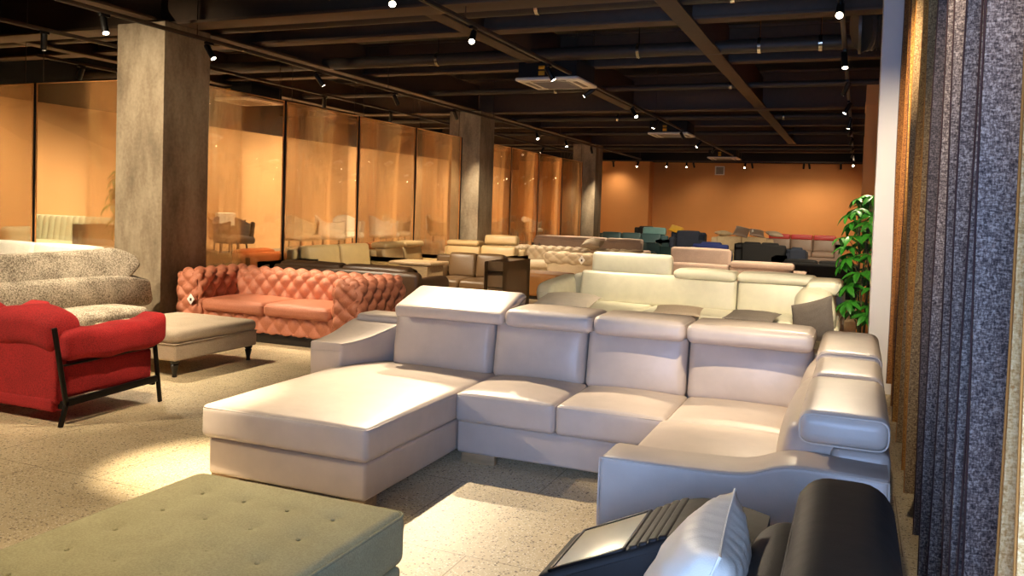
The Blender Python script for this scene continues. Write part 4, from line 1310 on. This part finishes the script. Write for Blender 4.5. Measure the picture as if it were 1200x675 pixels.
def tub_chair(label, loc, rz, mat, group=None, throw=False):
    R = thing('tub_chair', label, 'chair', loc, rz, group)
    rows = []
    n = 22
    def shell(off, inner):
        for_rows = []
        for z_i in range(7):
            t = z_i/6
            row = []
            for i in range(n+1):
                a = -PI*0.80+1.6*PI*i/n+PI/2
                hgt = 0.42+(0.86-0.42)*t*(0.62+0.38*math.cos((a-PI/2))**2*(1 if math.sin(a) > 0 else 0.5))
                rr = 0.33+0.03*t-off
                row.append((rr*math.cos(a), rr*math.sin(a)*0.95, hgt-(0.0 if not inner else 0.01)))
            for_rows.append(row)
        return for_rows
    o, i_ = shell(0, False), shell(0.05, True)
    g = G()
    loop = [r for r in o] + [r for r in i_[::-1]]
    g.grid(loop)
    part(R, 'backrest', g, mat)
    part(R, 'seat', G().rbox((0, -0.02, 0.42), (0.54, 0.54, 0.12), r=0.05, n=6, puff=(0, 0, 0, 0, 0, 0.03)), mat)
    for a in range(4):
        x, y = 0.22*math.cos(PI/4+a*PI/2), 0.22*math.sin(PI/4+a*PI/2)
        part(R, 'leg', G().tube([(x*1.15, y*1.15, 0), (x, y, 0.38)], [0.012, 0.018], 8), 'blackmetal')
    if throw:
        rows = []
        for i in range(12):
            u = -0.17+0.34*i/11
            w = 0.008*math.sin(u*70)
            rows.append([(u, 0.33+w, 0.50), (u, 0.345+w, 0.70), (u, 0.352+w, 0.86), (u, 0.32+w, 0.885), (u, 0.265+w, 0.87), (u, 0.25+w, 0.66)])
        part(R, 'throw', G().grid(rows), 'whitefab', 'white striped throw over the backrest')
    return R
CH = [(11.55, -10.0, 1.2, 'charcoal', True, 'dark dining chair with a white throw beyond the first glass panel'),
      (12.4, -10.9, 1.9, 'ochre', False, 'ochre dining chair beyond the first glass panel'),
      (13.45, -10.0, 1.4, 'beigefab', False, 'beige dining chair beyond the second glass panel'),
      (14.45, -10.0, 2.2, 'whitefab', False, 'white dining chair beyond the second glass panel, near its right edge'),
      (15.7, -10.4, 1.0, 'whitefab', False, 'white dining chair at the left of the third glass panel'),
      (16.5, -10.0, 2.6, 'whitefab', False, 'white dining chair at the middle of the third glass panel'),
      (17.4, -10.2, 1.6, 'beigefab', False, 'beige dining chair at the right of the third glass panel'),
      (18.9, -9.8, 2.0, 'tan_leather', True, 'tan dining chair draped with a pale throw beyond the fourth glass panel'),
      (22.2, -9.8, 2.0, 'whitefab', False, 'white dining chair beyond the glass behind the middle column'),
      (24.2, -9.8, 1.2, 'tan_leather', True, 'tan dining chair draped with a throw beyond the glass between the columns'),
      (25.6, -9.9, 1.2, 'whitefab', False, 'white dining chair beyond the last glass panel')]
for (y, x, rz, m, th, l) in CH:
    tub_chair(l, (x, y, 0.42), rz, m, 'dining chairs beyond the glass', th)

# ------------------------------------------------------------------ plants
def leaf_grid(L, w):
    rows = []
    n = 6
    for i in range(n+1):
        t = i/n
        ww = w*math.sin(PI*min(1, t*0.94+0.04))**0.8*(1-0.25*t)
        z = 0.10*L*math.sin(t*PI*0.6) - 0.22*L*t*t
        rows.append([(-ww/2, L*t, z+0.18*ww), (0, L*t, z), (ww/2, L*t, z+0.18*ww)])
    return rows
def plant(label, loc, h, spread, n_cl, mat='leaf', seed=1, z0=0.55, pot_h=0.38):
    rnd = random.Random(seed)
    R = thing('potted_plant', label, 'plant', loc)
    part(R, 'pot', G().lathe([(0.10, 0), (0.115, 0.02), (0.145, pot_h-0.04), (0.155, pot_h-0.03), (0.155, pot_h), (0.135, pot_h), (0.13, pot_h-0.05), (0.001, pot_h-0.05)], seg=24), 'pot')
    part(R, 'soil', G().lathe([(0.001, pot_h-0.05), (0.131, pot_h-0.048), (0.001, pot_h-0.03)], seg=20), 'soil')
    st = G(); lf = G()
    trunks = []
    for k in range(3):
        a = k*2.1+0.4
        pts = [(0.03*math.cos(a), 0.03*math.sin(a), pot_h-0.06), (0.05*math.cos(a), 0.05*math.sin(a), h*0.55), (0.07*math.cos(a+1), 0.07*math.sin(a+1), h*(0.86+0.05*k))]
        st.tube(smooth_profile(pts, 5), 0.010, 8)
        trunks.append(pts[-1])
    for c in range(n_cl):
        z = z0+(h-z0)*((c+0.5)/n_cl)+rnd.uniform(-0.05, 0.05)
        a = c*2.399+rnd.uniform(-0.3, 0.3)
        prof = math.sin(PI*min(1, max(0.12, (z-z0)/(h-z0)*0.85+0.12)))
        r = spread*(0.45+0.55*prof)*rnd.uniform(0.65, 1.0)
        bx, by = 0.06*math.cos(a), 0.06*math.sin(a)
        tip = Vector((r*math.cos(a), r*math.sin(a), z+0.05))
        st.tube(smooth_profile([(bx, by, z-0.13), (bx+(tip.x-bx)*0.5, by+(tip.y-by)*0.5, z), tuple(tip)], 4), 0.004, 5)
        tilt = rnd.uniform(0.1, 0.6)
        base = Matrix.Translation(tip) @ Matrix.Rotation(a-PI/2, 4, 'Z') @ Matrix.Rotation(-tilt, 4, 'X')
        m = rnd.choice([6, 7, 8])
        for q in range(m):
            an = 2*PI*q/m
            L = rnd.uniform(0.15, 0.21)*spread/0.28; w = L*0.44
            rows = leaf_grid(L, w)
            s0 = len(lf.v)
            lf.grid(rows)
            lf.xf(s0, base @ Matrix.Rotation(an, 4, 'Z') @ Matrix.Rotation(-rnd.uniform(0.25, 0.55), 4, 'X'))
    part(R, 'stem', st, 'stem')
    part(R, 'foliage', lf, mat, sharp=170)
    return R
plant('green umbrella plant in a dark pot beside the white wall end', (0.07, 9.15, 0), 1.76, 0.24, 46, seed=4, z0=0.5)
plant('dark leafy plant beyond the glass just left of the nearest column', (-9.75, 9.15, 0.42), 1.6, 0.34, 40, seed=9)

# ------------------------------------------------------------------ hanging fabric panels on the right
def drape(i, y, x, mat, label, bind, z0=0.16, tilt=0.06, wid=0.70):
    R = thing('hanging_fabric_panel', label, 'fabric panel', (x, y, z0), 0, 'fabric panels hanging on the right wall')
    rows_f = []; rows_b = []
    nz, nx = 26, 8
    top = 3.9-z0
    g = G()
    sh = []
    for a in range(nz+1):
        z = top*a/nz
        row = []
        for b in range(nx+1):
            t = b/nx
            wob = 0.010*math.sin(z*1.7+i*1.3)*(1-a/nz) + 0.006*math.sin(z*4.1+i)
            yy = tilt*t + 0.015*math.sin(t*5+i) + wob
            row.append((t*wid + 0.006*math.sin(z*2.3+i*2.0), yy))
        sh.append((z, row))
    th = 0.009
    loop = []
    for (z, row) in sh:
        ring = [(p[0], p[1]-th/2, z) for p in row] + [(p[0], p[1]+th/2, z) for p in row[::-1]]
        ring.append(ring[0])
        loop.append(ring)
    g.grid(loop)
    part(R, 'cloth', g, mat)
    e = [(row[0][0]-0.003, row[0][1], z) for (z, row) in sh]
    part(R, 'edge_binding', G().tube(e, 0.0024, 6), bind, 'dark stitched edge' if bind == 'binding' else 'golden stitched edge')  # dark edge tube also draws the dark gap lines between panels
    part(R, 'hanging_rod', G().tube([(0, tilt*0, top), (wid+0.05, tilt, top)], 0.012, 8), 'blackmetal')
X0 = 0.28
DR = [(7.75, 'drape_brown', 'binding'), (6.80, 'drape_brown', 'binding_gold'), (6.28, 'drape_gold', 'binding'), (5.74, 'drape_olive', 'binding_gold'), (5.13, 'drape_gold', 'binding_gold'), (4.70, 'drape_olive', 'binding_gold')]
no = ['farthest', 'second', 'third', 'fourth', 'fifth', 'sixth']
for i, (y, m, b) in enumerate(DR):
    drape(i, y, X0, m, '%s brown-gold wool panel counted from the white wall end' % no[i], b)
DB = [(4.06, 'drape_dark', 'binding'), (3.60, 'drape_blue', 'binding'), (3.23, 'drape_blue', 'binding'), (2.88, 'drape_blue', 'binding'), (2.585, 'drape_blue', 'binding'), (2.45, 'drape_dark', 'binding'), (2.38, 'drape_blue', 'binding')]
no = ['narrow darkest slate-blue wool panel next to the brown-gold ones', 'second slate-blue wool panel from the brown-gold ones', 'third slate-blue wool panel from the brown-gold ones', 'fourth slate-blue wool panel from the brown-gold ones', 'fifth slate-blue wool panel from the brown-gold ones', 'thin dark slate wool panel just left of the widest blue one', 'widest slate-blue wool panel, nearest of the blue ones']
for i, (y, m, b) in enumerate(DB):
    drape(i+7, y, X0, m, no[i], b)
drape(15, 1.85, X0, 'drape_beige', 'beige wool panel at the right edge of the photo', 'binding_gold')
drape(16, 1.72, X0+0.004, 'drape_beige', 'beige wool panel nearest to the camera at the right edge', 'binding_gold')
# ------------------------------------------------------------------ spotlights with the beams that light the room
order = ['first', 'second', 'third', 'fourth', 'fifth', 'sixth', 'seventh', 'eighth', 'ninth', 'tenth', 'eleventh', 'twelfth', 'thirteenth', 'fourteenth', 'fifteenth']
WARM = (1.0, 0.82, 0.57)
PWR = 1.0
def row(xt, items, where):
    for i, it in enumerate(items):
        y, tgt, w = it[0], it[1], it[2]
        size = it[3] if len(it) > 3 else 60
        bl = it[4] if len(it) > 4 else 1.0
        lamp(xt, y, tgt, '%s black spotlight from the camera on the %s' % (order[i], where), w*PWR, size, bl, WARM)
row(-3.66, [
    (2.9, (-3.42, 3.75, 0), 900, 24),
    (4.2, (-5.4, 4.7, 0.6), 300, 52),
    (6.06, (-1.45, 3.4, 0), 460, 54, 0.6),
    (7.66, (-2.7, 4.7, 0.6), 560, 28),
    (9.89, (-2.3, 10.3, 0.9), 420, 50),
    (11.66, (-6.9, 10.9, 0.7), 560, 48),
    (14.15, (-1.7, 12.9, 0.7), 320, 56),
    (15.93, (-5.0, 15.4, 0.6), 380, 60),
    (18.44, (-2.8, 22.5, 0.5), 320, 60),
    (20.69, (-5.8, 19.6, 0.6), 320, 60),
    (22.78, (-5.6, 26.6, 0.8), 500, 60),
    ], 'middle lighting track')
row(-7.05, [
    (3.0, (-7.0, 5.3, 0.7), 430, 60),
    (4.2, (-7.5, 7.2, 1.7), 420, 84),
    (6.2, (-5.9, 5.8, 0.4), 300, 56),
    (7.66, (-5.4, 7.9, 0.6), 480, 46),
    (9.79, (-5.7, 11.2, 0.7), 460, 54),
    (11.89, (-6.6, 13.6, 0.8), 560, 66),
    (14.07, (-7.0, 15.9, 1.4), 240, 50),
    (18.38, (-5.6, 16.6, 0.6), 380, 60),
    (20.49, (-6.0, 19.4, 0.7), 320, 60),
    (22.73, (-7.0, 24.2, 1.2), 240, 50),
    ], 'track passing the concrete columns')
row(-8.52, [
    (6.69, (-9.2, 7.2, 0.9), 420, 60),
    (9.2, (-9.2, 11.2, 0.9), 500, 80),
    (12.02, (-9.4, 13.2, 0.8), 560, 80),
    (14.22, (-9.6, 15.6, 0.8), 560, 80),
    (17.5, (-10.0, 17.8, 1.0), 500, 80),
    (22.73, (-10.0, 22.4, 0.8), 300, 70),
    (25.33, (-10.0, 26.5, 0.8), 300, 70),
    ], 'track beyond the amber glass')
row(-10.2, [  # added wall washers, brighten the room behind the glass
    (8.6, (-11.6, 8.9, 1.0), 420, 120),
    (11.2, (-11.0, 11.2, 1.0), 460, 130),
    (13.8, (-12.6, 13.8, 1.4), 380, 110),
    (16.4, (-12.6, 16.4, 1.4), 380, 110),
    (19.5, (-12.6, 19.5, 1.4), 380, 110),
    (22.6, (-12.6, 22.6, 1.4), 380, 110),
    (25.7, (-12.6, 25.7, 1.4), 380, 110),
    (28.4, (-12.6, 28.0, 1.4), 300, 110),
    ], 'track along the orange wall beyond the glass')
row(-0.21, [
    (1.2, (0.6, 2.6, 2.0), 60, 36),  # unseen lamp added to warm the slate panels
    (2.3, (0.5, 4.6, 1.2), 110, 44),  # unseen lamp added to brighten the brown-gold panels
    (3.4, (-0.75, 4.9, 0.5), 260, 32),
    (4.6, (0.25, 8.0, 1.5), 420, 46),  # unseen lamp added to brighten the white wall end and brown panels
    (6.2, (-2.0, 9.8, 0.6), 450, 62),  # unseen lamp added to light the cream sofa from the front
    (7.42, (-0.3, 4.3, 0.85), 260, 28),
    (9.69, (0.0, 8.9, 1.1), 160, 50),
    (11.81, (-1.4, 12.9, 0.7), 260, 60),
    (13.91, (-1.6, 13.4, 0.7), 140, 60),
    (16.11, (-0.8, 16.3, 0.6), 160, 60),
    (17.96, (-1.6, 22.5, 0.6), 260, 50),
    (20.04, (-1.3, 23.5, 0.6), 200, 60),
    (22.66, (-1.2, 28.4, 0.7), 300, 60),
    (24.59, (-1.6, 30.0, 0.8), 200, 60),
    (28.4, (-0.7, 24.0, 0.4), 120, 60),
    ], 'lighting track at the right')
for i, (x, tx) in enumerate([(-8.3, -8.3), (-7.4, -7.9), (-6.35, -6.2), (-5.65, -5.2), (-5.4, -4.9), (-3.65, -3.9), (-3.42, -3.0), (-1.75, -2.0), (-1.58, -1.2), (-0.6, -0.6)]):
    lamp(x, 29.5, (tx, 30.8, 0.6) if i not in (2, 3, 5, 1) else (tx, 27.6, 0.2), '%s black spotlight from the left on the track along the far orange wall' % order[i], 32*PWR, 120, 1.0, WARM, rot_track=PI/2)
# unseen lamps added to brighten the foreground, brown sofas and pink sofa
for i, (x, y, tx, ty) in enumerate([(-3.66, 0.4, -2.7, 1.9), (-7.05, 1.2, -4.6, 3.0), (-3.66, 5.3, -5.3, 11.4), (-3.66, 4.9, -4.9, 7.6)]):
    lamp(x, y, (tx, ty, 0.3), ['spotlight above the green ottoman, near the camera', 'spotlight above the floor left of the camera', 'spotlight above the chaise, turned to the brown sofas', 'spotlight above the chaise, turned to the pink velvet sofa'][i], [200, 480, 600, 240][i]*PWR, [44, 60, 30, 34][i], 1.0, WARM)

# daylight entering through the shop window behind the camera
ad = bpy.data.lights.new('window_daylight', 'AREA')
ad.shape = 'RECTANGLE'; ad.size = WX1-WX0-0.1; ad.size_y = WZ1-WZ0-0.1
ad.energy = 215; ad.color = (0.33, 0.53, 1.0)
ao = bpy.data.objects.new('window_daylight', ad); col.objects.link(ao)
ao.location = ((WX0+WX1)/2, YN-0.22, (WZ0+WZ1)/2)
ao.rotation_euler = (PI/2, 0, 0)

w = bpy.data.worlds.new('world'); scene.world = w
w.use_nodes = True
nt = w.node_tree
sky = nt.nodes.new('ShaderNodeTexSky'); sky.sky_type = 'NISHITA'
sky.sun_disc = False; sky.sun_elevation = math.radians(30)
nt.links.new(sky.outputs[0], nt.nodes['Background'].inputs['Color'])
nt.nodes['Background'].inputs['Strength'].default_value = 0.1

vs = scene.view_settings
scene.display_settings.display_device = 'sRGB'
vs.view_transform = 'Standard'; vs.look = 'None'; vs.gamma = 1.0; vs.exposure = 0.85
vs.use_curve_mapping = False
